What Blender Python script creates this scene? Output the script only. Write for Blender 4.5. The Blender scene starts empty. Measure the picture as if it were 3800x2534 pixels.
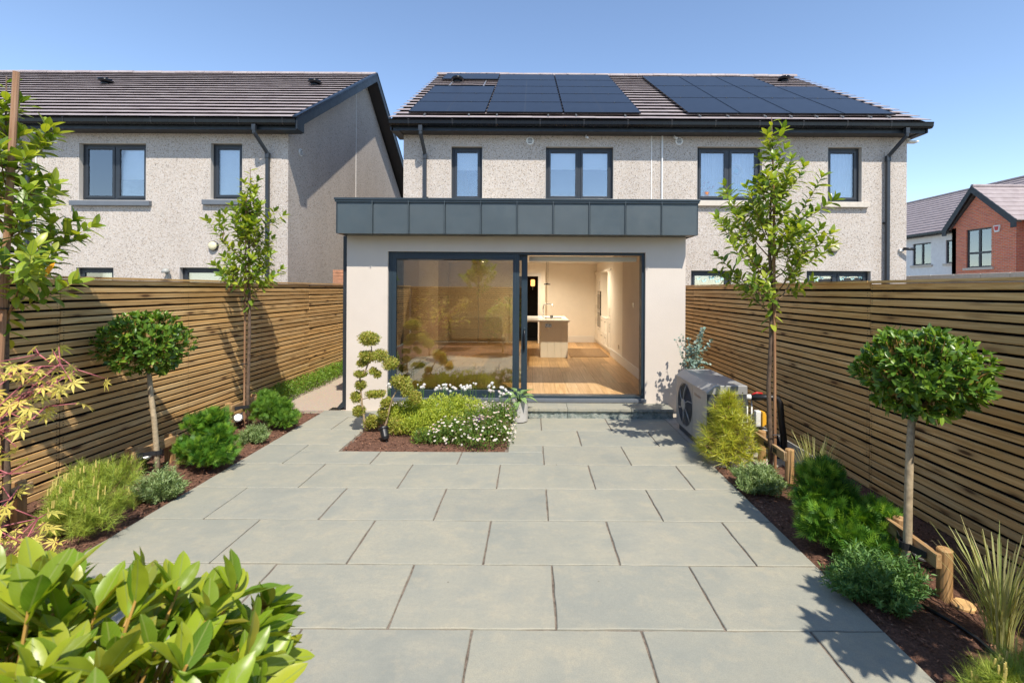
import bpy, bmesh, math, random
import numpy as np
from mathutils import Vector, Matrix
R = math.radians
random.seed(7); RNG = np.random.default_rng(7)
scn = bpy.context.scene
C = scn.collection

# ------------------------------------------------------------------ camera, sky, sun, exposure
cam_d = bpy.data.cameras.new('camera'); cam = bpy.data.objects.new('camera', cam_d); C.objects.link(cam)
cam_d.sensor_width = 36.0; cam_d.lens = 16.89
cam_d.shift_x = -0.0185; cam_d.shift_y = -0.0510
cam_d.clip_start = 0.05; cam_d.clip_end = 2000
cam.matrix_world = Matrix.Translation((0, 0, 1.82)) @ Matrix.Rotation(R(90), 4, 'X') @ Matrix.Rotation(0.0055, 4, 'Z')
cam_d.dof.use_dof = True; cam_d.dof.focus_distance = 5.0; cam_d.dof.aperture_fstop = 6.3
scn.camera = cam

SUN_EL, SUN_AZ = 54.0, 21.5           # sun behind the camera, to the right of it
S = Vector((math.sin(R(SUN_AZ))*math.cos(R(SUN_EL)), -math.cos(R(SUN_AZ))*math.cos(R(SUN_EL)), math.sin(R(SUN_EL))))
world = bpy.data.worlds.new('World'); scn.world = world; world.use_nodes = True
wn = world.node_tree.nodes; wl = world.node_tree.links
sky = wn.new('ShaderNodeTexSky'); sky.sky_type = 'NISHITA'; sky.sun_disc = False
sky.sun_elevation = R(SUN_EL); sky.sun_rotation = math.atan2(S.x, S.y)
sky.air_density = 0.85; sky.dust_density = 0.0; sky.ozone_density = 1.0; sky.altitude = 0
bg = wn['Background']; wl.new(sky.outputs[0], bg.inputs[0]); bg.inputs[1].default_value = 0.15
sun_d = bpy.data.lights.new('sun', 'SUN'); sun = bpy.data.objects.new('sun', sun_d); C.objects.link(sun)
sun_d.energy = 3.8; sun_d.angle = R(0.53); sun_d.color = (1.0, 0.93, 0.82)
sun.rotation_euler = (-S).to_track_quat('-Z', 'Y').to_euler(); sun.location = (10, -20, 30)
scn.view_settings.view_transform = 'Standard'; scn.view_settings.look = 'None'
scn.view_settings.gamma = 1.0; scn.view_settings.use_curve_mapping = False
scn.view_settings.exposure = 0.76
scn.cycles.max_bounces = 10; scn.cycles.diffuse_bounces = 6; scn.cycles.transparent_max_bounces = 16
scn.cycles.sample_clamp_indirect = 8.0

# ------------------------------------------------------------------ material helpers
class T:
    def __init__(s, name):
        s.m = bpy.data.materials.new(name); s.m.use_nodes = True
        s.t = s.m.node_tree; s.b = s.t.nodes['Principled BSDF']; s.out = s.t.nodes['Material Output']
    def n(s, typ, props=None, out=0, **ins):
        nd = s.t.nodes.new('ShaderNode' + typ)
        for k, v in (props or {}).items(): setattr(nd, k, v)
        for k, v in ins.items():
            key = int(k[1:]) if k[0] == 'i' and k[1:].isdigit() else k.replace('_', ' ')
            s.put(nd.inputs[key], v)
        return nd.outputs[out]
    def put(s, sock, v):
        if isinstance(v, bpy.types.NodeSocket): s.t.links.new(v, sock)
        elif isinstance(v, (tuple, list)) and len(v) == 3 and sock.type == 'RGBA': sock.default_value = (*v, 1)
        else: sock.default_value = v
    def set(s, **ins):
        for k, v in ins.items(): s.put(s.b.inputs[k.replace('_', ' ')], v)
        return s
    def coord(s, kind='Object'):
        nd = s.t.nodes.new('ShaderNodeTexCoord'); return nd.outputs[kind]
    def geo(s):
        nd = s.t.nodes.new('ShaderNodeNewGeometry'); return nd.outputs['Position']
    def rand(s):
        nd = s.t.nodes.new('ShaderNodeObjectInfo'); return nd.outputs['Random']
    def mapping(s, vec, scale=(1,1,1), loc=(0,0,0)):
        return s.n('Mapping', Vector=vec, Scale=scale, Location=loc)
    def noise(s, vec, scale, detail=4, rough=.55, out=0):
        return s.n('TexNoise', None, out, Vector=vec, Scale=scale, Detail=detail, Roughness=rough)
    def voro(s, vec, scale, feature='F1', out='Distance', rnd=1.0):
        nd = s.t.nodes.new('ShaderNodeTexVoronoi'); nd.feature = feature
        s.put(nd.inputs['Vector'], vec); nd.inputs['Scale'].default_value = scale; nd.inputs['Randomness'].default_value = rnd
        return nd.outputs[out]
    def ramp(s, fac, stops, interp='LINEAR'):
        nd = s.t.nodes.new('ShaderNodeValToRGB'); nd.color_ramp.interpolation = interp
        el = nd.color_ramp.elements
        while len(el) < len(stops): el.new(0.5)
        for e, (p, c) in zip(el, stops):
            e.position = p; e.color = (*c, 1) if isinstance(c, (tuple, list)) else (c, c, c, 1)
        s.put(nd.inputs[0], fac); return nd.outputs[0]
    def mix(s, fac, a, b, mode='MIX'):
        nd = s.t.nodes.new('ShaderNodeMixRGB'); nd.blend_type = mode
        s.put(nd.inputs[0], fac); s.put(nd.inputs[1], a); s.put(nd.inputs[2], b); return nd.outputs[0]
    def math(s, op, a, b=0.0):
        nd = s.t.nodes.new('ShaderNodeMath'); nd.operation = op
        s.put(nd.inputs[0], a); s.put(nd.inputs[1], b); return nd.outputs[0]
    def bump(s, h, strength=.3, dist=.01):
        s.put(s.b.inputs['Normal'], s.n('Bump', Height=h, Strength=strength, Distance=dist)); return s
    def jitter(s, vec):
        """object coordinates shifted by the object's own random number, so copies differ"""
        r = s.rand(); cx = s.n('CombineXYZ', X=s.math('MULTIPLY', r, 37.0), Y=s.math('MULTIPLY', r, 91.0), Z=s.math('MULTIPLY', r, 53.0))
        return s.n('VectorMath', {'operation': 'ADD'}, i0=vec, i1=cx)

M = {}
def plain(name, col, rough=.5, metal=0.0, var=.06, scale=6, bump=0.0, spec=.5):
    t = T(name); g = t.coord()
    nz = t.noise(g, scale, 5)
    c0 = tuple(max(0, c*(1-var)) for c in col); c1 = tuple(c*(1+var) for c in col)
    t.set(Base_Color=t.ramp(nz, [(.3, c0), (.7, c1)]), Metallic=metal, Specular_IOR_Level=spec,
          Roughness=t.ramp(t.noise(g, scale*3), [(.3, max(0,rough-.08)), (.7, min(1,rough+.08))]))
    if bump: t.bump(t.noise(g, scale*25), bump, .004)
    M[name] = t.m; return t.m

# paving: pale grey-green natural stone
t = T('paving'); g = t.geo(); v = t.jitter(t.coord())
base = t.ramp(t.noise(v, 2.2, 6, .6), [(.28, (.250,.258,.222)), (.45, (.312,.308,.254)), (.58, (.366,.345,.266)), (.75, (.300,.302,.256))])
base = t.mix(t.math('MULTIPLY', t.rand(), .55), base, (.275,.284,.250))
base = t.mix(t.ramp(t.noise(t.mapping(v, (1,3.5,1)), 1.3, 5, .7), [(.52, 0), (.72, .5)]), base, (.42,.385,.29))
base = t.mix(t.ramp(t.noise(g, .55, 5, .6), [(.45, 0), (.75, .35)]), base, (.26,.258,.215))
base = t.mix(t.ramp(t.noise(v, 7, 5, .65), [(.50, 0), (.68, .45)]), base, (.43,.38,.275))
base = t.mix(t.ramp(t.noise(v, 38, 4, .7), [(.35, .28), (.6, 0)]), base, (.24,.242,.21))
base = t.mix(t.ramp(t.voro(v, 9, out='Distance'), [(.018, .6), (.03, 0)]), base, (.16,.16,.14))
base = t.mix(1, base, t.ramp(t.rand(), [(0, (.88,.895,.91)), (.35, (1,1,1)), (.7, (1.05,1.03,.99)), (1, (.95,.96,.96))]), 'MULTIPLY')
base = t.mix(t.ramp(t.noise(g, 210, 2, .6), [(.42, .35), (.55, 0)]), base, (.20,.20,.175))
base = t.mix(t.ramp(t.voro(g, 3.1), [(.012, .7), (.022, 0)]), base, (.11,.09,.06))
t.set(Base_Color=base, Roughness=t.ramp(t.noise(v, 12), [(.3, .62), (.7, .8)]), Specular_IOR_Level=.4)
t.bump(t.mix(.5, t.noise(v, 9, 6, .6), t.noise(v, 90, 3)), .35, .006); M['paving'] = t.m
t = T('step_edge'); v = t.coord()
t.set(Base_Color=t.ramp(t.noise(v, 14, 6, .7), [(.35, (.13,.16,.14)), (.5, (.27,.31,.28)), (.62, (.36,.37,.32))]), Roughness=.8)
t.bump(t.noise(v, 22, 6, .7), .9, .03); M['step_edge'] = t.m
t = T('grout'); g = t.geo()
t.set(Base_Color=t.ramp(t.noise(g, 30, 6, .7), [(.3, (.075,.055,.040)), (.6, (.22,.175,.135)), (.8, (.33,.275,.22))]), Roughness=.95)
t.bump(t.noise(g, 160), .6, .004); M['grout'] = t.m
t = T('mulch'); g = t.geo()
t.set(Base_Color=t.ramp(t.noise(t.mapping(g, (1,1,1)), 55, 6, .75), [(.3, (.050,.022,.013)), (.5, (.15,.070,.042)), (.68, (.27,.135,.08)), (.8, (.36,.22,.145))]), Roughness=.95)
t.bump(t.noise(g, 70, 6, .7), 1.0, .02); M['mulch'] = t.m
t = T('bark_chip'); v = t.geo()
t.set(Base_Color=t.ramp(t.noise(v, 45, 2), [(.3, (.060,.027,.016)), (.5, (.17,.078,.045)), (.66, (.30,.15,.088)), (.78, (.46,.31,.21))]), Roughness=.9); M['bark_chip'] = t.m
t = T('resin_gravel'); g = t.geo()
cell = t.voro(g, 140, out='Color')
t.set(Base_Color=t.mix(.35, (.46,.37,.29), t.mix(1, cell, (.6,.48,.38), 'MULTIPLY')), Roughness=.9); t.bump(t.voro(g, 140), .5, .004); M['resin_gravel'] = t.m
t = T('ground'); g = t.geo()
t.set(Base_Color=t.ramp(t.noise(g, .6, 8, .65), [(.35, (.22,.21,.17)), (.6, (.28,.26,.22)), (.75, (.33,.31,.27))]), Roughness=.95); M['ground'] = t.m

def wood(name, cols, rough=.62, axis='Y', grain=1.0, knots=True):
    t = T(name); v = t.jitter(t.coord())
    sc = {'Y': (30, 1.1, 30), 'X': (1.1, 30, 30), 'Z': (30, 30, 1.1)}[axis]
    warp = t.noise(t.mapping(v, tuple(x*.18 for x in sc)), 1.0, 3)
    vv = t.n('VectorMath', {'operation': 'ADD'}, i0=t.mapping(v, sc), i1=t.n('CombineXYZ', X=t.math('MULTIPLY', warp, 6.0), Y=t.math('MULTIPLY', warp, 6.0), Z=t.math('MULTIPLY', warp, 6.0)))
    gr = t.noise(vv, 1.6*grain, 6, .62)
    col = t.ramp(gr, [(.28, cols[0]), (.46, cols[1]), (.6, cols[2]), (.78, cols[3])])
    col = t.mix(1, col, t.ramp(t.rand(), [(0, (1.08,1.04,.96)), (.3, (.92,.88,.80)), (.55, (1.0,1.0,1.0)), (.8, (.76,.72,.66)), (1, (.98,1.02,1.06))]), 'MULTIPLY')
    blot = t.noise(t.mapping(v, tuple(x*.05 for x in sc)), 2.0, 4)
    col = t.mix(t.ramp(blot, [(.48, 0), (.75, .5)]), col, t.mix(1, col, (1.22,1.24,1.26), 'MULTIPLY'))
    if knots:
        kv = t.mapping(v, {'Y': (9, 2.1, 9), 'X': (2.1, 9, 9), 'Z': (9, 9, 2.1)}[axis])
        kd = t.voro(kv, 1.0, out='Distance')
        col = t.mix(t.ramp(kd, [(.085, .95), (.15, .0)]), col, (.05,.022,.010))
        col = t.mix(t.ramp(kd, [(.13, .45), (.30, .0)]), col, (.16,.075,.03))
    t.set(Base_Color=col, Roughness=rough, Specular_IOR_Level=.3)
    t.bump(gr, .3, .004); M[name] = t.m
wood('fence_wood', [(.44,.245,.090), (.63,.385,.155), (.74,.49,.225), (.81,.60,.325)])
wood('post_wood', [(.24,.13,.055), (.38,.23,.105), (.48,.31,.16), (.56,.40,.23)], axis='Z')
wood('rail_wood', [(.24,.14,.065), (.36,.23,.115), (.46,.31,.17), (.54,.40,.25)], axis='Y')
wood('stake_wood', [(.20,.10,.055), (.32,.175,.095), (.40,.235,.14), (.46,.30,.19)], axis='Z', knots=False)
wood('oak_floor', [(.36,.205,.085), (.48,.295,.135), (.57,.37,.185), (.64,.44,.24)], rough=.34, grain=.8, knots=False)
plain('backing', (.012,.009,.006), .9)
plain('bark_grey', (.40,.315,.20), .8, var=.35, scale=25, bump=.5)
plain('bark_brown', (.13,.085,.055), .85, var=.4, scale=30, bump=.6)
plain('bark_pale', (.34,.25,.15), .8, var=.3, scale=28, bump=.4)
plain('shoot', (.42,.24,.06), .55, var=.3, scale=20)
plain('acer_stem', (.42,.12,.13), .5, var=.25, scale=20)
plain('twig', (.24,.14,.06), .7, var=.3, scale=20)

# walls
t = T('smooth_render'); g = t.geo()
t.set(Base_Color=t.ramp(t.noise(g, 1.4, 6, .6), [(.3, (.60,.53,.46)), (.7, (.655,.58,.505))]), Roughness=.92, Specular_IOR_Level=.2)
t.bump(t.mix(.5, t.noise(g, 120, 3), t.voro(g, 90)), .45, .004); M['smooth_render'] = t.m
t = T('roughcast'); g = t.geo()
wob = t.n('VectorMath', {'operation': 'ADD'}, i0=g, i1=t.mix(1, t.noise(g, 60, 2, out=1), (.02,.02,.02), 'MULTIPLY'))
cell = t.voro(wob, 80, out='Color'); sep = t.n('SeparateColor', None, 0, Color=cell); sep2 = t.n('SeparateColor', None, 1, Color=cell)
col = t.ramp(sep, [(.0, (.06,.05,.042)), (.075, (.10,.085,.07)), (.10, (.38,.30,.225)), (.26, (.49,.425,.36)), (.45, (.53,.47,.415)), (.75, (.57,.52,.47)), (1.0, (.66,.62,.58))])
col = t.mix(t.ramp(sep2, [(.80, 0), (.9, .55)]), col, (.46,.34,.22))
dist = t.voro(wob, 80)
col = t.mix(t.ramp(dist, [(.36, 0), (.62, .55)]), col, (.40,.36,.325))
t.set(Base_Color=t.mix(.30, col, t.noise(t.mapping(g, (1,1,.35)), 1.6, 5), 'SOFT_LIGHT'), Roughness=.9, Specular_IOR_Level=.25)
t.bump(dist, -.85, .02); M['roughcast'] = t.m
t = T('roof_tile'); v = t.geo()
c = t.ramp(t.noise(v, 3.0, 6, .65), [(.3, (.285,.238,.232)), (.55, (.345,.295,.288)), (.75, (.40,.350,.335))])
c = t.mix(t.rand(), c, t.mix(1, c, (.86,.84,.86), 'MULTIPLY'))
t.set(Base_Color=c, Roughness=.72, Specular_IOR_Level=.4); t.bump(t.noise(v, 60), .25, .004); M['roof_tile'] = t.m
t = T('brick_wall'); g = t.geo()
bv = t.n('CombineXYZ', X=t.math('ADD', t.n('SeparateXYZ', None, 0, Vector=g), t.n('SeparateXYZ', None, 1, Vector=g)), Y=t.n('SeparateXYZ', None, 2, Vector=g), Z=0.0)
br = t.t.nodes.new('ShaderNodeTexBrick'); t.put(br.inputs['Vector'], bv)
br.inputs['Scale'].default_value = 1.0; br.inputs['Brick Width'].default_value = .225; br.inputs['Row Height'].default_value = .075; br.inputs['Mortar Size'].default_value = .009
br.inputs['Color1'].default_value = (.72,.19,.085,1); br.inputs['Color2'].default_value = (.52,.125,.065,1); br.inputs['Mortar'].default_value = (.5,.36,.29,1); br.inputs['Bias'].default_value = -.1
t.set(Base_Color=t.mix(.3, br.outputs[0], t.noise(g, 9, 4, out=1), 'SOFT_LIGHT'), Roughness=.9); t.bump(br.outputs['Fac'], -.5, .01); M['brick_wall'] = t.m
plain('white_render', (.74,.74,.73), .9)
plain('concrete', (.40,.36,.30), .9, var=.16, scale=9, bump=.5)
plain('concrete_sill', (.56,.50,.42), .85, var=.08, scale=12, bump=.3)
plain('reveal_render', (.52,.48,.43), .9, var=.06, scale=8, bump=.2)
plain('anthracite', (.024,.030,.038), .42, var=.1, scale=3)
plain('door_frame', (.022,.038,.052), .38, var=.06, scale=3)
plain('grey_sill', (.125,.14,.16), .5)
t = T('zinc'); v = t.jitter(t.coord())
zc = t.ramp(t.noise(v, 2.6, 6, .6), [(.3, (.056,.076,.087)), (.6, (.068,.090,.101)), (.8, (.080,.102,.111))])
zc = t.mix(t.math('MULTIPLY', t.rand(), .6), zc, (.082,.100,.107))
t.set(Base_Color=zc, Metallic=.15, Roughness=t.ramp(t.noise(v, 7, 5), [(.3, .40), (.7, .60)])); t.bump(t.noise(v, 2.2, 3), .12, .03); M['zinc'] = t.m
plain('zinc_cap', (.028,.041,.050), .36, var=.1, scale=4, metal=.1)
plain('barge', (.008,.015,.023), .5, var=.08, scale=3)
plain('gutter_black', (.005,.006,.008), .25, var=.1, scale=3, spec=.3)
plain('soffit', (.030,.026,.025), .55)
plain('black_plastic', (.012,.012,.013), .38)
plain('strap_black', (.018,.018,.02), .6)
plain('white_plastic', (.72,.72,.70), .45, var=.03)
plain('white_paint', (.74,.72,.68), .5, var=.02)
plain('cream_wall', (.82,.76,.66), .85, var=.02)
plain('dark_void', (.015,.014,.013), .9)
plain('blind_white', (.84,.86,.85), .9, var=.02)
plain('curtain', (.60,.64,.72), .9, var=.08, scale=3)
plain('steel', (.55,.55,.54), .28, metal=1.0, var=.03)
plain('dark_glass', (.012,.012,.014), .08)
plain('cabinet', (.76,.71,.62), .5, var=.02)
plain('worktop', (.78,.76,.72), .18, var=.03)
plain('pot_grey', (.43,.415,.39), .75, var=.06, scale=10, bump=.2)
plain('pump_silver', (.38,.38,.37), .40, metal=.3, var=.04)
plain('pump_dark', (.060,.066,.074), .45, var=.06)
plain('rail_alu', (.50,.50,.50), .35, metal=.8)
plain('pipe_blue', (.02,.045,.10), .4)
plain('yellow_plastic', (.80,.42,.03), .45)
plain('red_plastic', (.55,.02,.02), .4)
plain('lamp_cream', (.70,.64,.42), .4)
plain('lamp_grey', (.34,.34,.31), .5)
plain('orange_pot', (.75,.25,.06), .6)
plain('sticker_mint', (.50,.78,.72), .6)
plain('teal_yarn', (.12,.50,.55), .9)
plain('lettering', (.42,.30,.22), .5)
plain('cut_wood', (.58,.36,.15), .8, var=.3, scale=18)
plain('rug', (.24,.15,.075), .95, var=.35, scale=50, bump=.6)
plain('terracotta', (.42,.20,.11), .85, var=.2, scale=12)
t = T('solar_cell'); v = t.geo()
t.set(Base_Color=t.ramp(t.noise(v, 5), [(.3, (.010,.013,.020)), (.7, (.015,.019,.028))]), Roughness=.30, Specular_IOR_Level=.40); M['solar_cell'] = t.m
def glass(name, tint, ior, rough=0.0, boost=0.0):
    t = T(name); nt = t.t; nt.nodes.remove(t.b)
    tr = nt.nodes.new('ShaderNodeBsdfTransparent'); tr.inputs[0].default_value = (*tint, 1)
    gl = nt.nodes.new('ShaderNodeBsdfGlossy'); gl.inputs['Roughness'].default_value = rough
    fr = nt.nodes.new('ShaderNodeFresnel'); fr.inputs[0].default_value = ior
    add = nt.nodes.new('ShaderNodeMath'); add.operation = 'ADD'; add.use_clamp = True; nt.links.new(fr.outputs[0], add.inputs[0]); add.inputs[1].default_value = boost
    mx = nt.nodes.new('ShaderNodeMixShader'); nt.links.new(add.outputs[0], mx.inputs[0]); nt.links.new(tr.outputs[0], mx.inputs[1]); nt.links.new(gl.outputs[0], mx.inputs[2])
    nt.links.new(mx.outputs[0], t.out.inputs[0]); M[name] = t.m
glass('door_glass', (.985,.960,.870), 1.5, boost=.20)
glass('window_glass', (.95,.97,.98), 1.5, boost=.23)
def emit(name, col, k):
    t = T(name); t.set(Base_Color=col, Emission_Color=col, Emission_Strength=k); M[name] = t.m
emit('lamp_glow', (1.0,.42,.12), 1.6)
emit('downlight_glow', (1.0,.86,.66), 10.0)

def leafmat(name, cols, rough=.42, trans=.35, vein=None, spec=.45, brown=0.0, tcol=None):
    t = T(name)
    at = t.t.nodes.new('ShaderNodeAttribute'); at.attribute_name = 'tint'
    f = t.math('FRACT', t.math('ADD', at.outputs['Fac'], t.rand()))
    cols = [tuple(min(.9, q*1.12) for q in c) for c in cols]
    k = len(cols)-1; col = t.ramp(f, [(i/k, c) for i, c in enumerate(cols)])
    uv = t.coord('UV'); u = t.n('SeparateXYZ', None, 0, Vector=uv); vv = t.n('SeparateXYZ', None, 1, Vector=uv)
    if vein:
        d = t.math('ABSOLUTE', t.math('SUBTRACT', u, .5))
        col = t.mix(t.ramp(d, [(.018, .85), (.05, 0)]), col, vein)
        w = t.math('SINE', t.math('MULTIPLY', t.math('SUBTRACT', vv, t.math('MULTIPLY', d, .5)), 62.0))
        col = t.mix(t.ramp(w, [(.86, 0), (1.0, .25)]), col, vein)
        col = t.mix(t.ramp(d, [(.46, 0), (.5, .5)]), col, vein)
    if brown:
        bn = t.noise(t.jitter(t.coord()), 22, 3)
        tip = t.math('MULTIPLY', t.ramp(bn, [(.62, 0), (.66, 1)]), t.ramp(f, [(.80, 0), (.83, brown)], 'LINEAR'))
        col = t.mix(tip, col, (.17,.055,.02))
    t.set(Base_Color=col, Roughness=rough, Specular_IOR_Level=spec)
    tl = t.t.nodes.new('ShaderNodeBsdfTranslucent'); t.put(tl.inputs[0], t.mix(1, col, tcol or (1.5,1.45,.55), 'MULTIPLY'))
    mx = t.t.nodes.new('ShaderNodeMixShader'); mx.inputs[0].default_value = trans
    t.t.links.new(t.b.outputs[0], mx.inputs[1]); t.t.links.new(tl.outputs[0], mx.inputs[2]); t.t.links.new(mx.outputs[0], t.out.inputs[0])
    M[name] = t.m
leafmat('bay_leaf', [(.035,.090,.012), (.075,.165,.020), (.12,.23,.026), (.24,.36,.036), (.055,.13,.018)], .34, .30, vein=(.16,.24,.06))
leafmat('bay_leaf_near', [(.10,.19,.012), (.18,.28,.016), (.27,.36,.020), (.38,.40,.034), (.13,.23,.016), (.36,.31,.045)], .34, .40, vein=(.30,.36,.09), brown=.9)
leafmat('tree_leaf', [(.075,.145,.016), (.16,.25,.024), (.27,.35,.030), (.40,.43,.045), (.11,.19,.020)], .34, .35, vein=(.22,.28,.07))
leafmat('acer_leaf', [(.64,.53,.10), (.74,.65,.17), (.68,.54,.12), (.60,.58,.13)], .5, .45, tcol=(1.0,1.05,.55))
leafmat('autumn_leaf', [(.80,.36,.02), (.82,.42,.04)], .5, .4, tcol=(1.1,1.0,.7))
leafmat('pine_needle', [(.18,.27,.032), (.28,.36,.044), (.40,.44,.065), (.13,.22,.028)], .5, .2)
leafmat('candle', [(.62,.50,.17), (.55,.46,.14)], .6, .15)
leafmat('umbrella_needle', [(.24,.28,.020), (.36,.38,.030), (.48,.44,.045), (.14,.22,.022)], .38, .25)
leafmat('cypress', [(.028,.095,.012), (.060,.165,.017), (.12,.26,.022), (.24,.37,.032)], .5, .25)
leafmat('lavender', [(.15,.24,.080), (.23,.32,.12), (.30,.37,.18), (.17,.26,.07)], .6, .25)
leafmat('rosemary', [(.07,.17,.045), (.12,.24,.06), (.18,.30,.09)], .6, .25)
leafmat('grass_blade', [(.36,.37,.14), (.48,.46,.22), (.27,.33,.10), (.52,.46,.26)], .5, .35)
leafmat('yew', [(.055,.14,.018), (.10,.21,.022), (.17,.29,.030)], .5, .25)
leafmat('box_leaf', [(.09,.19,.020), (.15,.26,.026), (.20,.31,.032), (.07,.15,.018)], .5, .3)
leafmat('topiary_leaf', [(.16,.21,.028), (.28,.32,.042), (.40,.40,.065), (.46,.36,.10), (.12,.18,.024)], .5, .3)
leafmat('spirea_leaf', [(.24,.32,.030), (.36,.42,.045), (.44,.47,.06), (.17,.26,.03)], .5, .3)
leafmat('daisy_leaf', [(.06,.14,.022), (.11,.20,.030), (.17,.24,.04), (.14,.10,.04)], .55, .3)
leafmat('petal_white', [(.86,.80,.76), (.88,.86,.82), (.82,.68,.66)], .7, .3, tcol=(1,1,1))
leafmat('petal_pinkwhite', [(.70,.62,.60), (.76,.72,.68), (.68,.44,.46)], .7, .3, tcol=(1,1,1))
leafmat('petal_purple', [(.36,.14,.48), (.48,.20,.56), (.58,.30,.62)], .6, .3, tcol=(1.1,1,1.1))
leafmat('daisy_eye', [(.62,.42,.03), (.55,.36,.03)], .8, .05)
leafmat('euc_leaf', [(.16,.26,.21), (.24,.34,.29), (.32,.41,.36)], .5, .2, tcol=(1,1.1,.8))
leafmat('hosta_leaf', [(.16,.27,.09), (.22,.33,.13), (.27,.38,.16)], .45, .3, vein=(.12,.22,.06))
leafmat('stalk_green', [(.10,.20,.03), (.15,.25,.05)], .5, .2)

# ------------------------------------------------------------------ mesh helpers
OFF = {}
def tag(o, label=None, cat=None, group=None, kind=None):
    if label: o['label'] = label
    if cat: o['category'] = cat
    if group: o['group'] = group
    if kind: o['kind'] = kind
    return o
def empty(name, loc, label=None, cat=None, group=None, parent=None, kind=None):
    o = bpy.data.objects.new(name, None); C.objects.link(o); o.empty_display_size = .1
    if parent:
        o.parent = parent; o.location = (0, 0, 0); OFF[o.name] = OFF[parent.name]
    else:
        o.location = loc; OFF[o.name] = Vector(loc)
    return tag(o, label, cat, group, kind)
def link(name, me, parent=None, mw=None):
    """an object that shares mesh data; mw is its place in the world"""
    o = bpy.data.objects.new(name, me); C.objects.link(o)
    mw = mw if mw is not None else Matrix.Identity(4)
    if parent:
        o.parent = parent; o.matrix_local = Matrix.Translation(-OFF[parent.name]) @ mw
        OFF[o.name] = Vector((0,0,0))
    else: o.matrix_world = mw
    return o
class MB:
    def __init__(s): s.v = []; s.f = []
    def quad(s, *p):
        k = len(s.v); s.v += [tuple(q) for q in p]; s.f.append(tuple(range(k, k+len(p)))); return s
    def box(s, x0, x1, y0, y1, z0, z1):
        k = len(s.v)
        s.v += [(x0,y0,z0),(x1,y0,z0),(x1,y1,z0),(x0,y1,z0),(x0,y0,z1),(x1,y0,z1),(x1,y1,z1),(x0,y1,z1)]
        s.f += [tuple(k+i for i in q) for q in ((0,3,2,1),(4,5,6,7),(0,1,5,4),(1,2,6,5),(2,3,7,6),(3,0,4,7))]; return s
    def frame(s, x0, x1, y0, y1, z0, z1, w, wt=None, wb=None):
        """a rectangular frame in the XZ plane; members butt end to end"""
        wt = w if wt is None else wt; wb = w if wb is None else wb
        s.box(x0, x0+w, y0, y1, z0, z1); s.box(x1-w, x1, y0, y1, z0, z1)
        s.box(x0+w, x1-w, y0, y1, z1-wt, z1); s.box(x0+w, x1-w, y0, y1, z0, z0+wb); return s
    def prism(s, poly, axis, a, b):
        """polygon of (p,q) pairs extruded along an axis from a to b"""
        def P(p, q, h): return {'X': (h, p, q), 'Y': (p, h, q), 'Z': (p, q, h)}[axis]
        k = len(s.v); n = len(poly)
        s.v += [P(p, q, a) for p, q in poly] + [P(p, q, b) for p, q in poly]
        s.f += [tuple(k+i for i in range(n)), tuple(k+n+i for i in reversed(range(n)))]
        s.f += [(k+i, k+n+i, k+n+(i+1) % n, k+(i+1) % n) for i in range(n)]; return s
    def tube(s, pts, rad, n=8, cap=True):
        pts = [Vector(p) for p in pts]
        if not isinstance(rad, (list, tuple)): rad = [rad]*len(pts)
        k0 = len(s.v); prev = None
        for i, p in enumerate(pts):
            d = (pts[min(i+1, len(pts)-1)] - pts[max(i-1, 0)]).normalized()
            if prev is None:
                a = d.orthogonal().normalized()
            else:
                a = (prev - d*prev.dot(d)).normalized()
            prev = a; b = d.cross(a)
            for j in range(n):
                w = 2*math.pi*j/n; s.v.append(tuple(p + (a*math.cos(w) + b*math.sin(w))*rad[i]))
        for i in range(len(pts)-1):
            for j in range(n):
                q = k0+i*n; s.f.append((q+j, q+(j+1) % n, q+n+(j+1) % n, q+n+j))
        if cap:
            s.f.append(tuple(k0+j for j in reversed(range(n)))); q = k0+(len(pts)-1)*n; s.f.append(tuple(q+j for j in range(n)))
        return s
    def lathe(s, prof, c, n=24, axis=(0,0,1)):
        ax = Vector(axis).normalized(); a = ax.orthogonal().normalized(); b = ax.cross(a); k0 = len(s.v); c = Vector(c)
        for r, h in prof:
            for j in range(n):
                w = 2*math.pi*j/n; s.v.append(tuple(c + ax*h + (a*math.cos(w) + b*math.sin(w))*r))
        for i in range(len(prof)-1):
            for j in range(n):
                q = k0+i*n; s.f.append((q+j, q+(j+1) % n, q+n+(j+1) % n, q+n+j))
        s.f.append(tuple(k0+j for j in reversed(range(n)))); q = k0+(len(prof)-1)*n; s.f.append(tuple(q+j for j in range(n)))
        return s
    def mesh(s, name, mat, smooth=False):
        me = bpy.data.meshes.new(name); me.from_pydata(s.v, [], s.f); me.validate(); me.materials.append(M[mat])
        bm = bmesh.new(); bm.from_mesh(me); bmesh.ops.recalc_face_normals(bm, faces=bm.faces); bm.to_mesh(me); bm.free()
        if smooth: me.polygons.foreach_set('use_smooth', [True]*len(me.polygons))
        return me
    def build(s, name, mat, parent=None, smooth=False, bevel=0, label=None, cat=None, group=None, kind=None):
        if parent: o3 = OFF[parent.name]
        else:
            a = np.array(s.v); o3 = Vector(((a[:,0].min()+a[:,0].max())/2, (a[:,1].min()+a[:,1].max())/2, a[:,2].min()))
        s.v = [(x-o3[0], y-o3[1], z-o3[2]) for x, y, z in s.v]
        me = s.mesh(name, mat, smooth)
        o = bpy.data.objects.new(name, me); C.objects.link(o)
        if parent:
            o.parent = parent; OFF[o.name] = OFF[parent.name]
        else:
            o.location = o3; OFF[o.name] = o3
        if bevel:
            b = o.modifiers.new('bevel', 'BEVEL'); b.width = bevel; b.segments = 2; b.limit_method = 'ANGLE'; b.angle_limit = R(40)
        if smooth and bevel: pass
        return tag(o, label, cat, group, kind)
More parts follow.
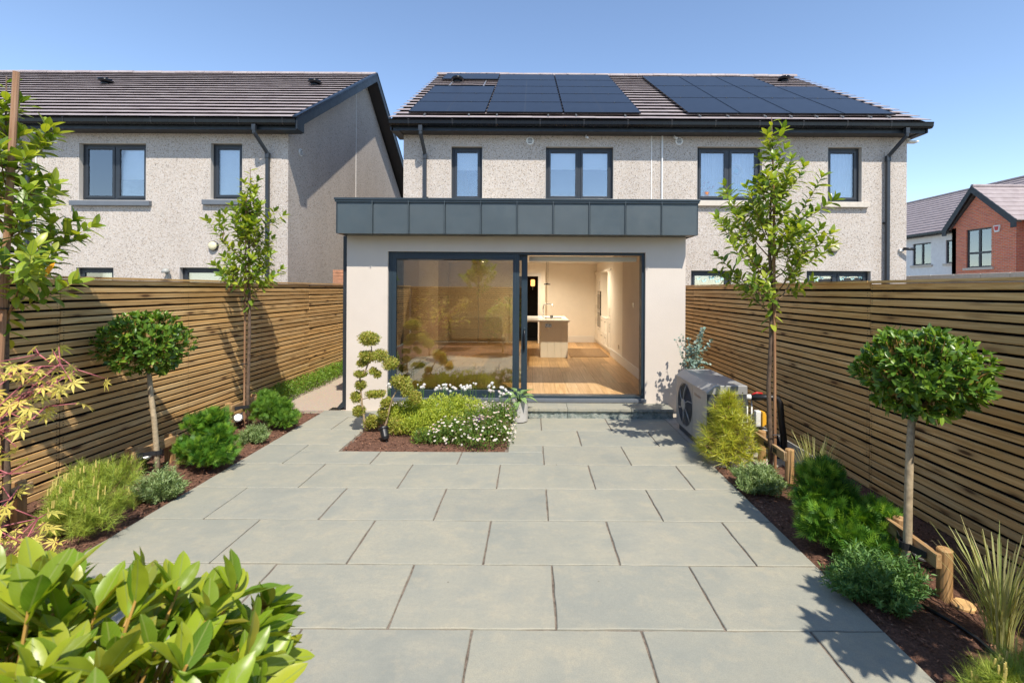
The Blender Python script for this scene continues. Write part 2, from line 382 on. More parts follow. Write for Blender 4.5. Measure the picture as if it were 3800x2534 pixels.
def cbox_mesh(name, sx, sy, sz, mat, b=.003):
    """box centred on the origin with chamfered edges, to be shared"""
    bm = bmesh.new(); bmesh.ops.create_cube(bm, size=1); bmesh.ops.scale(bm, vec=(sx, sy, sz), verts=bm.verts)
    bmesh.ops.bevel(bm, geom=list(bm.edges), offset=b, segments=1, affect='EDGES')
    me = bpy.data.meshes.new(name); bm.to_mesh(me); bm.free(); me.materials.append(M[mat]); return me

# ------------------------------------------------------------------ leaves
def leaf_base(L=5, width=.4, fold=.25, curl=.25, prof=None, wave=0.0):
    """one leaf: length 1 along +Y, face up +Z; returns verts, quads/tris, uv"""
    vs = np.linspace(0, 1, L+1); V = []; U = []; F = []
    for i, v in enumerate(vs):
        w = (prof(v) if prof else math.sin(math.pi*min(1, v*.92+.04))**.8)*width*.5
        if i in (0, L): w = width*.012
        wv = wave*math.sin(v*19)
        for x in (-w, 0, w):
            V.append((x, v, fold*abs(x) - curl*v*v*.5 + (wv if x else 0))); U.append((.5 + .5*x/(width*.5), v))
    for i in range(L):
        a = i*3; F += [(a, a+1, a+4, a+3), (a+1, a+2, a+5, a+4)]
    return np.array(V), F, np.array(U)
def needle_base(w=.05):
    return np.array([(-w/2,0,0),(w/2,0,0),(0,1,0)]), [(0,1,2)], np.array([(0,0),(1,0),(.5,1)])
def palmate_base(lobes=7, width=1.0):
    """maple leaf: pointed lobes round a centre"""
    V = [(0, .12, 0)]; U = [(.5, .1)]; F = []
    for k in range(lobes):
        a = (k-(lobes-1)/2)*R(42); ln = (.88, .80, .62, .36)[int(abs(k-(lobes-1)/2))]
        d = np.array((math.sin(a), math.cos(a))); q = np.array((d[1], -d[0])); c = np.array((0, .12))
        i = len(V)
        for p, z in ((c + d*ln*.45 - q*.085*ln*1.4, .02), (c + d*ln*.5, -.03), (c + d*ln*.45 + q*.085*ln*1.4, .02), (c + d*ln, -.16*ln)):
            V.append((p[0]*width, p[1], z)); U.append((.5, .5))
        F += [(0, i+1, i), (0, i+2, i+1), (i, i+1, i+3), (i+1, i+2, i+3)]
    return np.array(V), F, np.array(U)
def unit(a):
    return a/np.maximum(np.linalg.norm(a, axis=-1, keepdims=True), 1e-9)
def frames(d, n):
    d = unit(d); x = np.cross(d, n); bad = np.linalg.norm(x, axis=1) < 1e-3; x[bad] = np.cross(d[bad], (1.0, .3, .2)); x = unit(x); z = np.cross(x, d)
    return np.stack([x, d, z], axis=2)
def leaf_mesh(name, base, mat):
    V, F, U = base; me = bpy.data.meshes.new(name); me.from_pydata([tuple(v) for v in V], [], F)
    uv = me.uv_layers.new(name='uv'); li = np.zeros(len(me.loops), dtype=np.int32); me.loops.foreach_get('vertex_index', li)
    uv.data.foreach_set('uv', U[li].astype(np.float32).ravel()); me.materials.append(M[mat])
    me.polygons.foreach_set('use_smooth', [True]*len(me.polygons)); return me
def scatter(name, base, pos, rot, scl, mat, parent, stuff=True, label=None, cat=None, group=None, tint=None):
    """many leaves joined in one mesh; scl is (m,) or (m,3)"""
    V, F, U = base; m = len(pos); nv = len(V)
    if m == 0: return None
    scl = np.asarray(scl, float); scl = np.repeat(scl[:, None], 3, 1) if scl.ndim == 1 else scl
    o3 = np.array(OFF[parent.name]) if parent else np.array((0, 0, 0.0))
    W = np.einsum('mij,mvj->mvi', rot, V[None]*scl[:, None, :]) + (pos - o3)[:, None, :]
    me = bpy.data.meshes.new(name); me.vertices.add(m*nv); me.vertices.foreach_set('co', W.astype(np.float32).ravel())
    fl = np.array([i for f in F for i in f]); ln = np.array([len(f) for f in F])
    lv = (fl[None] + (np.arange(m)*nv)[:, None]).ravel(); tot = np.tile(ln, m)
    me.loops.add(len(lv)); me.loops.foreach_set('vertex_index', lv.astype(np.int32))
    me.polygons.add(len(tot)); st = np.concatenate([[0], np.cumsum(tot)[:-1]])
    me.polygons.foreach_set('loop_start', st.astype(np.int32)); me.polygons.foreach_set('loop_total', tot.astype(np.int32))
    me.polygons.foreach_set('use_smooth', np.ones(len(tot), dtype=bool))
    uv = me.uv_layers.new(name='uv'); uv.data.foreach_set('uv', np.tile(U[fl], (m, 1)).astype(np.float32).ravel())
    at = me.attributes.new('tint', 'FLOAT', 'POINT')
    tn = RNG.random(m) if tint is None else tint
    at.data.foreach_set('value', np.repeat(tn, nv).astype(np.float32))
    me.materials.append(M[mat]); me.update(calc_edges=True)
    o = bpy.data.objects.new(name, me); C.objects.link(o)
    if parent: o.parent = parent
    OFF[o.name] = Vector(o3)
    if stuff: o['kind'] = 'stuff'
    return tag(o, label, cat, group)
def leaf_parts(name, bases, pos, rot, scl, mat, parent, most=300, rest='foliage'):
    """the leaves nearest the camera as parts of their own, the others joined"""
    scl = np.asarray(scl, float); scl = np.repeat(scl[:, None], 3, 1) if scl.ndim == 1 else scl
    order = np.argsort(np.linalg.norm(pos - np.array((0, 0, 1.82)), axis=1))
    meshes = [leaf_mesh(name, b, mat) for b in bases]
    for k, i in enumerate(order[:most]):
        mw = np.eye(4); mw[:3, :3] = rot[i]*scl[i][None, :]; mw[:3, 3] = pos[i]
        link(name, meshes[k % len(meshes)], parent, Matrix(mw.tolist()))
    r = order[most:]
    if len(r): scatter(rest, bases[0], pos[r], rot[r], scl[r], mat, parent)
def rdir(m):
    return unit(RNG.normal(size=(m, 3)))

# ------------------------------------------------------------------ ground, paving, beds
CAMZ = 1.82
def struct(mb, name, mat, label, cat='ground', **k):
    return mb.build(name, mat, label=label, cat=cat, kind=k.pop('kind', 'structure'), **k)
struct(MB().quad((-400,-400,-.14),(400,-400,-.14),(400,400,-.14),(-400,400,-.14)), 'ground', 'ground', 'open ground reaching out beyond the garden and the houses')
PX0, PX1, PY0, PY1 = -3.06, 1.905, -2.1, 7.16
FL, FR = -4.18, 3.12                       # inner faces of the left and right fence
BED = (-2.14, -.25, 5.375, 6.78)           # flower bed let into the paving
STEP = (-.25, 2.03, 6.80, 7.16)
pav = struct(MB().quad((PX0-.002,PY0,-.010),(PX1+.002,PY0,-.010),(PX1+.002,PY1,-.010),(PX0-.002,PY1,-.010)), 'paving', 'grout', 'pale grey stone slab paving of the patio with sandy joints', 'paving')
def slab_mesh(x0, x1, y0, y1):
    g = .006; x0 += g; x1 -= g; y0 += g; y1 -= g
    rim = []
    def run(a, b, n):
        for i in range(n): rim.append((a[0]+(b[0]-a[0])*i/n, a[1]+(b[1]-a[1])*i/n))
    nx = max(1, int((x1-x0)/.09)); ny = max(1, int((y1-y0)/.09))
    run((x0,y0),(x1,y0),nx); run((x1,y0),(x1,y1),ny); run((x1,y1),(x0,y1),nx); run((x0,y1),(x0,y0),ny)
    rim = [(a+random.uniform(-.0028,.0028), b+random.uniform(-.0028,.0028)) for a, b in rim]
    cx, cy = (x0+x1)/2, (y0+y1)/2; n = len(rim); zt = random.uniform(-.0012,.0012)
    ins = [(a+(.004 if a < cx else -.004), b+(.004 if b < cy else -.004)) for a, b in rim]
    V = [(a-cx, b-cy, zt) for a, b in ins] + [(a-cx, b-cy, zt-.004) for a, b in rim] + [(a-cx, b-cy, -.035) for a, b in rim]
    F = [tuple(range(n))]
    for k in (0, n): F += [(k+i, k+n+i, k+n+(i+1) % n, k+(i+1) % n) for i in range(n)]
    me = bpy.data.meshes.new('slab'); me.from_pydata(V, [], F)
    bm = bmesh.new(); bm.from_mesh(me); bmesh.ops.recalc_face_normals(bm, faces=bm.faces); bm.to_mesh(me); bm.free()
    me.materials.append(M['paving']); return me, (cx, cy)
def cut(r, h):
    x0, x1, y0, y1 = r; a, b, c, d = h
    if x1 <= a or x0 >= b or y1 <= c or y0 >= d: return [r]
    out = []
    if y0 < c: out.append((x0, x1, y0, c)); y0 = c
    if y1 > d: out.append((x0, x1, d, y1)); y1 = d
    if x0 < a: out.append((x0, a, y0, y1))
    if x1 > b: out.append((b, x1, y0, y1))
    return [q for q in out if (q[1]-q[0]) > .04 and (q[3]-q[2]) > .04]
rows = [1.97 + .6045*k for k in range(-7, 9)]
for k, y in enumerate(rows):
    off = .147 if (k-8) % 2 == 0 else .147+.4535
    ya, yb = max(y, PY0), min(y+.6045, PY1)
    if k == 15 or yb - ya < .05: yb = PY1
    if yb - ya < .05: continue
    xs = [PX0] + [off + .907*j for j in range(-5, 4) if PX0+.09 < off + .907*j < PX1-.09] + [PX1]
    for a, b in zip(xs, xs[1:]):
        for r1 in cut((a, b, ya, yb), BED):
            for r2 in cut(r1, STEP):
                if r2[3] < 1.75 and r2[0] < -.4: continue
                me, (cx, cy) = slab_mesh(*r2)
                link('slab', me, pav, Matrix.Translation((cx, cy, 0)) @ Matrix.Rotation(random.uniform(-.0012,.0012), 4, 'Z'))
# doorstep
st = empty('doorstep', (.9, 6.98, 0), 'low stone doorstep of three slabs below the open sliding door', 'step')
for a, b in ((-.25,.53),(.53,1.43),(1.43,2.03)):
    m = MB(); n = 22; top = []; 
    fr = [(a+.003+(b-a-.006)*i/n, 6.785+random.uniform(-.006,.007)) for i in range(n+1)]
    V = fr + [(b-.003, 7.155), (a+.003, 7.155)]
    m.prism(V, 'Z', .098, .132); m.build('tread_slab', 'paving', st)
    m = MB(); fr = [(a+.003+(b-a-.006)*i/n, 6.815+random.uniform(-.004,.004)) for i in range(n+1)]
    m.prism(fr + [(b-.003, 7.15), (a+.003, 7.15)], 'Z', -.008, .096); m.build('riser', 'step_edge', st)
# beds
def bed(name, label, x0, x1, y0, y1, step=.045, chips=2500, lift=.018):
    nx, ny = int((x1-x0)/step)+1, int((y1-y0)/step)+1; V = []; F = []
    for j in range(ny+1):
        for i in range(nx+1):
            e = min(i, nx-i, j, ny-j)
            V.append((x0+(x1-x0)*i/nx, y0+(y1-y0)*j/ny, -.022 + (random.uniform(0, lift)+lift*.8 if e > 0 else 0)))
    for j in range(ny):
        for i in range(nx): a = j*(nx+1)+i; F.append((a, a+1, a+nx+2, a+nx+1))
    m = MB(); m.v = V; m.f = F
    o = struct(m, name, 'mulch', label, 'soil', smooth=True)
    p = np.stack([RNG.uniform(x0+.01, x1-.01, chips), RNG.uniform(y0+.01, y1-.01, chips), RNG.uniform(-.004, .018, chips)], 1)
    d = RNG.normal(size=(chips, 3))*(1, 1, .35); n = np.array((0, 0, 1.0)) + RNG.normal(size=(chips, 3))*.35
    base = (np.array([(-.5,0,0),(.5,0,0),(.5,1,.05),(-.5,1,.05),(0,.5,.35)]), [(0,1,4),(1,2,4),(2,3,4),(3,0,4)], np.array([(0,0),(1,0),(1,1),(0,1),(.5,.5)]))
    s = RNG.uniform(.012, .034, chips); sc = np.stack([s*RNG.uniform(.22,.5,chips), s, s*.3], 1)
    scatter('bark_chips', base, p, frames(d, n), sc, 'bark_chip', o)
    return o
bed('planting_bed', 'dark bark mulch of the long bed below the left fence', FL-.07, PX0, 1.75, 7.0, chips=6500)
bed('planting_bed', 'dark bark mulch of the long bed below the right fence', PX1, FR+.07, -2.0, 5.0, chips=8000)
bed('planting_bed', 'small rectangle of bark mulch let into the paving by the house', BED[0], BED[1], BED[2], BED[3], chips=2600)
bed('planting_bed', 'dark mulch of the near left corner behind the viewer', FL, -.42, -2.1, 1.745, step=.12, chips=600)
struct(MB().box(FL, -2.742, 7.17, 16.0, -.05, -.006), 'side_path', 'resin_gravel', 'sandy gravel side path between left fence and house extension', 'path')
struct(MB().box(PX1+.002, FR, 5.002, 7.6, -.05, -.004), 'concrete_strip', 'concrete', 'concrete strip under the heat pump beside the right fence', 'path')

# ------------------------------------------------------------------ fences
def fence(name, label, xin, sgn, joints, zt=1.89, y_from=-2.2):
    """sgn -1: fence left of the garden (slats face +X)"""
    root = empty(name, (xin, joints[0], 0), label, 'fence')
    n = 27; pitch = (zt+.005)/n; th = .022
    xc = xin - th/2 if sgn < 0 else xin + th/2
    for a, b in zip(joints, joints[1:]):
        meshes = [cbox_mesh('slat', th, b-a-.006, .0530, 'fence_wood', .004)]
        bw = cbox_mesh('slat', th, b-a-.006, .0500, 'fence_wood', .004); meshes.append(bw)
        for i in range(n):
            z = .0 + pitch*(i+.5) + random.uniform(-.0038, .0038)
            mw = Matrix.Translation((xc + random.uniform(-.002,.002), (a+b)/2, z)) @ Matrix.Rotation(random.uniform(-.0018,.0018), 4, 'X')
            link('slat', meshes[0 if random.random() < .7 else 1], root, mw)
        MB().box(min(xc, xc-.05*-sgn)-.035, max(xc, xc-.05*-sgn)+.035, a+.004, b-.004, zt+.002, zt+.024).build('cap_board', 'fence_wood', root)
    xb = xin + sgn*.075
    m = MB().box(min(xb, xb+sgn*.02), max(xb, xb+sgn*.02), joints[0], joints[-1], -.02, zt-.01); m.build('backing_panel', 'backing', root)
    y = joints[0]
    while y < joints[-1]:
        yy = y + 1.6
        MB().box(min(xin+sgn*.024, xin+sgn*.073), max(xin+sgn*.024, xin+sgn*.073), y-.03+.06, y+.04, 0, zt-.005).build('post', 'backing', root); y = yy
    # nail heads where the boards are fixed
    nm = MB(); y = joints[0]+.02
    ys = []
    for a, b in zip(joints, joints[1:]): ys += [a+.03, a+(b-a)/3, a+2*(b-a)/3, b-.03]
    for yy in ys:
        for i in range(n):
            z = .0 + pitch*(i+.5); xx = xin - sgn*.0012
            for dz in (-.013, .013):
                d = .0042; nm.quad((xx, yy-d, z+dz-d), (xx, yy+d, z+dz-d), (xx, yy+d, z+dz+d), (xx, yy-d, z+dz+d))
    o = nm.build('nail_heads', 'black_plastic', root); o['kind'] = 'stuff'
    return root
fence('slatted_fence', 'horizontal timber slat fence along the left side, by the bay tree and gravel path', FL, -1, [-2.2, -.55, 4.27, 9.06, 13.86])
fence('slatted_fence', 'horizontal timber slat fence along the right side, behind the heat pump', FR, 1, [-2.2, -.4, 4.42, 9.22, 10.4])
rf = empty('slatted_fence', (0, -2.2, 0), 'timber slat fence closing the garden behind the viewer, seen reflected in the door glass', 'fence')
me = cbox_mesh('slat', FR-FL, .022, .0505, 'fence_wood', .004)
for i in range(27): link('slat', me, rf, Matrix.Translation(((FL+FR)/2, -2.212, .03+.0693*(i+.5))))
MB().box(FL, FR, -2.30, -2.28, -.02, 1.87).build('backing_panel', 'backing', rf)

# ------------------------------------------------------------------ generic house parts
def holed(mb, x0, x1, z0, z1, ya, yb, holes):
    xs = sorted({x0, x1, *[h[0] for h in holes], *[h[1] for h in holes]}); zs = sorted({z0, z1, *[h[2] for h in holes], *[h[3] for h in holes]})
    xs = [x for x in xs if x0 <= x <= x1]; zs = [z for z in zs if z0 <= z <= z1]
    def solid(i, j):
        if not (0 <= i < len(xs)-1 and 0 <= j < len(zs)-1): return False
        cx, cz = (xs[i]+xs[i+1])/2, (zs[j]+zs[j+1])/2
        return not any(h[0] < cx < h[1] and h[2] < cz < h[3] for h in holes)
    for i in range(len(xs)-1):
        for j in range(len(zs)-1):
            if not solid(i, j): continue
            a, b, c, d = xs[i], xs[i+1], zs[j], zs[j+1]
            mb.quad((a,ya,c),(b,ya,c),(b,ya,d),(a,ya,d)); mb.quad((b,yb,c),(a,yb,c),(a,yb,d),(b,yb,d))
            if not solid(i-1, j): mb.quad((a,yb,c),(a,ya,c),(a,ya,d),(a,yb,d))
            if not solid(i+1, j): mb.quad((b,ya,c),(b,yb,c),(b,yb,d),(b,ya,d))
            if not solid(i, j-1): mb.quad((a,yb,c),(b,yb,c),(b,ya,c),(a,ya,c))
            if not solid(i, j+1): mb.quad((a,ya,d),(b,ya,d),(b,yb,d),(a,yb,d))
    return mb
HY = 10.5                                       # front walls of the two houses
EAVE_Y, EAVE_Z, RIDGE_Y, RIDGE_Z = 10.12, 5.37, 15.3, 8.59
SLOPE = (RIDGE_Z-EAVE_Z)/(RIDGE_Y-EAVE_Y); ANG = math.atan(SLOPE)
def roof_z(y): return EAVE_Z + SLOPE*(y-EAVE_Y)
def window(house, x0, x1, z0, z1, lights=1, blind=.5, sill=None, curtain=False, recess=.10, y=None, lintel=True, name='window'):
    """x0..z1 is the opening in the wall; frame set back in the reveal"""
    y = HY if y is None else y
    w = empty(name, None, parent=house)
    ya, yb = y+recess, y+recess+.07; fx0, fx1, fz0, fz1 = x0+.012, x1-.012, z0+.012, z1-.012
    MB().frame(fx0, fx1, ya, yb, fz0, fz1, .055).build('frame', 'anthracite', w, bevel=.004)
    MB().frame(x0+.001, x1-.001, y-.004, y+recess-.002, z0+.001, z1-.001, .011).build('reveal', 'reveal_render', w)
    n = lights; ww = (fx1-fx0-.11-(n-1)*.05)/n
    for i in range(n):
        a = fx0+.055+i*(ww+.05); b = a+ww
        if i: MB().box(a-.05, a, ya, yb, fz0+.055, fz1-.055).build('mullion', 'anthracite', w, bevel=.003)
        MB().frame(a+.003, b-.003, ya-.014, yb-.01, fz0+.058, fz1-.058, .055).build('sash', 'anthracite', w, bevel=.005)
        MB().box(a+.055, b-.055, ya+.01, ya+.028, fz0+.11, fz1-.11).build('pane', 'window_glass', w)
        if lintel: MB().box(a+.09, b-.09, ya-.019, ya-.0145, fz1-.045-.055, fz1-.033-.055).build('trickle_vent', 'black_plastic', w)
        if blind:
            zb = fz1-.06-(fz1-fz0)*blind
            MB().box(a+.02, b-.02, ya+.075, ya+.079, zb, fz1-.03).build('blind', 'blind_white', w)
        if curtain:
            m = MB(); k = 26; xs_ = [a+.01+(b-a-.02)*j/k for j in range(k+1)]
            for j in range(k):
                y0_, y1_ = ya+.20+.022*math.sin(j*1.9), ya+.20+.022*math.sin((j+1)*1.9)
                m.quad((xs_[j], y0_, fz0), (xs_[j+1], y1_, fz0), (xs_[j+1], y1_, fz1), (xs_[j], y0_, fz1))
            m.build('curtain', 'curtain', w, smooth=True)
    if sill:
        m = MB().prism([(y-.085, z0-.115), (y+.04, z0-.115), (y+recess, z0+.008), (y-.085, z0-.012)], 'X', x0-.13, x1+.12)
        m.build('sill', sill, w, bevel=.004)
    return w
def roof(house, x0, x1, skip=None, verge_right=None):
    r = empty('roof', None, parent=house)
    # deck under the tiles, both slopes
    MB().prism([(EAVE_Y+.10, EAVE_Z-.02), (RIDGE_Y, RIDGE_Z-.03), (2*RIDGE_Y-EAVE_Y-.1, EAVE_Z-.02), (2*RIDGE_Y-EAVE_Y-.1, EAVE_Z-.10), (RIDGE_Y, RIDGE_Z-.12), (EAVE_Y+.10, EAVE_Z-.10)], 'X', x0+.02, x1-.02).build('roof_deck', 'soffit', r)
    gauge, tw, tl, tt = .343, .334, .40, .030
    # a tile: local +Y up the slope, lower edge lifted on the course below
    bm = MB(); bm.prism([(0, .052), (0, .062), (tl, .012), (tl, 0)], 'X', -tw/2+.0015, tw/2-.0015)
    tile = bm.mesh('tile', 'roof_tile')
    L = (RIDGE_Y-EAVE_Y)/math.cos(ANG); nrow = int(L/gauge); ncol = int((x1-x0)/tw)
    tw2 = (x1-x0)/ncol; rot = Matrix.Rotation(ANG, 4, 'X'); k = 0; V = []; F = []
    tv = [v.co.copy() for v in tile.vertices]; tf = [tuple(p.vertices) for p in tile.polygons]
    spots = []
    for j in range(nrow+1):
        for i in range(ncol):
            xx = x0+tw2*(i+.5)
            if xx > x1-tw2*.3: xx = x1-tw2*.5
            spots.append((j, xx))
    for j, xx in spots:
        s = j*gauge; yy = EAVE_Y + s*math.cos(ANG); zz = EAVE_Z + s*math.sin(ANG)
        mw = Matrix.Translation((xx, yy, zz)) @ rot @ Matrix.Rotation(random.uniform(-.003,.003), 4, 'Y') @ Matrix.Translation((0, random.uniform(-.003,.003), random.uniform(0,.003))) @ Matrix.Diagonal((tw2/tw, 1, 1, 1))
        inview = abs(xx/ yy) < 1.12 and not (skip and any(a < xx < b and c < yy < d for a, b, c, d in skip))
        if inview and k < 300: link('tile', tile, r, mw); k += 1
        else:
            n0 = len(V); V += [tuple(mw @ v) for v in tv]; F += [tuple(n0+q for q in f) for f in tf]
    m = MB(); m.v = V; m.f = F; o = m.build('roof_tiles', 'roof_tile', r); o['kind'] = 'stuff'
    # far slope, plain
    yb = 2*RIDGE_Y-EAVE_Y
    MB().quad((x0, RIDGE_Y+.02, RIDGE_Z+.005), (x0, yb, EAVE_Z+.02), (x1, yb, EAVE_Z+.02), (x1, RIDGE_Y+.02, RIDGE_Z+.005)).build('far_slope', 'roof_tile', r)
    # ridge tiles
    n = int((x1-x0)/.45); rw = (x1-x0)/n
    prof = [(.125*math.cos(a), .10*math.sin(a)) for a in [math.pi*q/6 for q in range(7)]]
    rt = MB().prism([(p, q) for p, q in prof] + [(p*.82, q*.8) for p, q in reversed(prof)], 'X', -rw/2+.004, rw/2-.004).mesh('ridge_tile', 'roof_tile')
    for i in range(n):
        link('ridge_tile', rt, r, Matrix.Translation((x0+rw*(i+.5), RIDGE_Y, RIDGE_Z+.0+random.uniform(-.006,.006))))
    return r
def gutter(house, x0, x1, ends=(True, True)):
    yo = EAVE_Y+.02; prof = [(yo+.05, EAVE_Z-.005), (yo+.05, EAVE_Z-.10), (yo+.02, EAVE_Z-.125), (yo-.04, EAVE_Z-.125), (yo-.075, EAVE_Z-.09), (yo-.082, EAVE_Z-.03), (yo-.09, EAVE_Z-.005),
        (yo-.078, EAVE_Z-.005), (yo-.070, EAVE_Z-.085), (yo-.035, EAVE_Z-.112), (yo+.02, EAVE_Z-.112), (yo+.043, EAVE_Z-.095), (yo+.043, EAVE_Z-.005)]
    g = MB().prism(prof, 'X', x0, x1).build('gutter', 'gutter_black', house)
    x = x0+.4
    while x < x1-.2:
        MB().prism([(a-.004, b-.003) for a, b in prof[1:7]] + [(yo-.086, EAVE_Z+.004), (yo+.04, EAVE_Z+.004)], 'X', x, x+.028).build('gutter_clip', 'black_plastic', g); x += .92
    MB().box(x0+.06, x1-.06, yo+.052, yo+.075, EAVE_Z-.20, EAVE_Z-.012).build('fascia_board', 'barge', house)
    MB().box(x0+.07, x1-.07, yo+.076, HY-.001, EAVE_Z-.196, EAVE_Z-.182).build('soffit', 'soffit', house)
def downpipe(house, x, swan=0.0, zb=0.0, mat='anthracite'):
    m = MB(); zt = EAVE_Z-.12; w = .033
    y0, y1 = EAVE_Y-.01, HY-.075; xs = x+swan
    def sq(pts):
        for a, b in zip(pts, pts[1:]):
            m.tube([a, b], w*1.18, 4)
    m.box(xs-.04, xs+.04, y0-.04, y0+.04, zt-.12, zt)
    m.tube([(xs, y0, zt-.10), (xs, y0, zt-.16), (x, y1, zt-.52), (x, y1, zt-.58)], w*1.3, 8)
    m.box(x-.034, x+.034, y1-.034, y1+.034, zb, zt-.55)
    m.box(x-.042, x+.042, y1-.041, y1+.041, zt-.62, zt-.50)
    p = m.build('downpipe', mat, house, bevel=.006)
    z = zb+.7
    while z < zt-.7:
        MB().box(x-.062, x+.062, y1+.035, HY-.0005, z-.016, z+.016).build('pipe_clip', 'black_plastic', p); z += 1.3
def vent(house, x, z, y=None):
    y = HY if y is None else y
    v = MB().lathe([(.085,0),(.085,.016),(.072,.022)], (x, y-.001, z), 20, (0,-1,0)).build('vent_cover', 'white_plastic', house, smooth=False)
    for k in range(4):
        zz = z-.045+.03*k; hw = .055-.01*abs(k-1.5); MB().box(x-hw, x+hw, y-.0265, y-.0235, zz-.006, zz+.006).build('louvre', 'dark_void', v)
def roof_vent(x, y, label):
    r = empty('roof_vent', (x, y, roof_z(y)+.05), label, 'roof vent', 'black mushroom vents on the roofs')
    MB().lathe([(.10,-.05),(.10,.06)], (x, y, roof_z(y)+.06), 16).build('vent_pipe', 'gutter_black', r, smooth=True)
    MB().lathe([(.09,0),(.17,.02),(.185,.045),(.16,.085),(.09,.112),(.02,.12)], (x, y, roof_z(y)+.10), 20).build('vent_cowl', 'gutter_black', r, smooth=True)
PXM = lambda x, Y=HY: (x-1219)/1103*Y
def PZ(x, y, Y=HY): return CAMZ + (664-(y-.0055*(x-1219)))/1103*Y

# ------------------------------------------------------------------ left house
lh = empty('neighbour_house', (-11, HY, 0), 'pebbledashed two storey house on the left with its gable wall facing the gap', 'house')
LX0, LX1 = -17.6, -5.32
lw = []
def op(x0, x1, y0, y1): xm = (x0+x1)/2; return (PXM(x0), PXM(x1), PZ(xm, y1), PZ(xm, y0))
wl1 = op(179, 335, 328, 461); wl2 = op(481, 556, 328, 459); wl3 = (PXM(173), PXM(262), .95, PZ(220, 613)); wl4 = (PXM(411), PXM(520), .1, PZ(450, 613))
holed(MB(), LX0, LX1, -.1, EAVE_Z-.18, HY, HY+.3, [wl1, wl2, wl3, wl4]).build('front_wall', 'roughcast', lh)
gy = 2*RIDGE_Y-HY
MB().prism([(HY+.002, -.1), (gy, -.1), (gy, EAVE_Z-.18), (RIDGE_Y, roof_z(RIDGE_Y)-.16), (HY+.002, EAVE_Z-.18+.26-.02)], 'X', LX1-.3, LX1+.001).build('gable_wall', 'roughcast', lh)
MB().box(LX0, LX1-.301, gy-.3, gy, -.1, EAVE_Z-.18).build('rear_wall', 'roughcast', lh)
MB().box(LX0-.3, LX0-.001, HY, gy, -.1, EAVE_Z).build('party_wall', 'roughcast', lh)
window(lh, *wl1, lights=2, blind=.56, sill='grey_sill'); window(lh, *wl2, lights=1, blind=.98, sill='grey_sill')
window(lh, *wl3, lights=1, blind=.95, lintel=False); window(lh, *wl4, lights=1, blind=.9, name='back_door')
VR = -4.93
roof(lh, LX0, VR-.02)
gutter(lh, LX0, VR-.03); downpipe(lh, PXM(617), swan=-.115); downpipe(lh, PXM(70), swan=0.0)
vent(lh, PXM(125), PZ(125, 318))
# barge boards of the visible gable
def barge(house, xa, xb):
    t = .055; h = .21
    for sgn in (1, -1):
        def Y(y): return y if sgn > 0 else 2*RIDGE_Y-y
        y0 = EAVE_Y-.03; 
        poly = [(Y(y0), roof_z(y0)+t), (Y(RIDGE_Y-.001*sgn), RIDGE_Z+t), (Y(RIDGE_Y-.001*sgn), RIDGE_Z+t-h*1.18), (Y(y0+.32), roof_z(y0+.32)+t-h*1.18), (Y(y0+.32), EAVE_Z-.21), (Y(y0), EAVE_Z-.21)]
        MB().prism(poly, 'X', xb-.03, xb).build('barge_board', 'barge', house, bevel=.004)
        cap = [(Y(y0-.03), roof_z(y0-.03)+t), (Y(RIDGE_Y-.002*sgn), RIDGE_Z+t), (Y(RIDGE_Y-.002*sgn), RIDGE_Z+t+.035), (Y(y0-.03), roof_z(y0-.03)+t+.035)]
        MB().prism(cap, 'X', xb-.09, xb+.012).build('verge_cap', 'gutter_black', house)
        so = [(Y(y0+.30), roof_z(y0+.30)+t-h*1.1), (Y(RIDGE_Y-.003*sgn), RIDGE_Z+t-h*1.1), (Y(RIDGE_Y-.003*sgn), RIDGE_Z+t-h*1.1+.012), (Y(y0+.30), roof_z(y0+.30)+t-h*1.1+.012)]
        MB().prism(so, 'X', xa, xb-.031).build('verge_soffit', 'soffit', house)
    y0 = EAVE_Y-.03
    MB().box(xa, xb-.031, y0+.05, y0+.318, EAVE_Z-.213, EAVE_Z-.20).build('eave_box', 'barge', house)
barge(lh, LX1, VR)
vent_g = MB().lathe([(.085,0),(.085,.016),(.07,.022)], (LX1+.001, 11.05, 4.93), 20, (1,0,0)).build('vent_cover', 'white_plastic', lh)
for k in range(4): MB().box(LX1+.022, LX1+.027, 11.05-.05, 11.05+.05, 4.885+.03*k-.006, 4.885+.03*k+.006).build('louvre', 'dark_void', vent_g)
MB().box(LX1+.001, LX1+.012, 14.53, 14.55, 2.0, 7.9).build('render_bead', 'white_paint', lh)
MB().box(LX1-.01, LX1+.03, 14.35, 15.2, 3.35, 3.62).build('gable_window', 'anthracite', lh)
MB().tube([(PXM(83), HY-.02, 0), (PXM(83), HY-.02, 5.15)], .014, 8).build('conduit', 'white_plastic', lh)
roof_vent(PXM(240, 13.4), 13.4, 'black mushroom vent on the left house roof, far from its gable')
roof_vent(PXM(720, 13.4), 13.4, 'black mushroom vent on the left house roof near its gable')
def wall_lamp(x, z, label, r=.095, y=HY, mat='lamp_cream'):
    o = empty('wall_lamp', (x, y, z-r), label, 'wall lamp')
    MB().lathe([(r*1.12,0),(r*1.12,.04),(r*1.0,.05)], (x, y-.001, z), 24, (0,-1,0)).build('rim', 'black_plastic', o)
    MB().lathe([(r*.98,.045),(r*.95,.065),(r*.7,.085),(r*.3,.094),(.004,.096)], (x, y-.001, z), 24, (0,-1,0)).build('diffuser', mat, o, smooth=True)
wall_lamp(PXM(491), PZ(491, 565), 'round cream wall lamp on the left house behind the small tree')
o = empty('dome_lamp', (PXM(388), HY, PZ(388, 645)), 'grey dome lamp on the left house wall just above the fence', 'wall lamp')
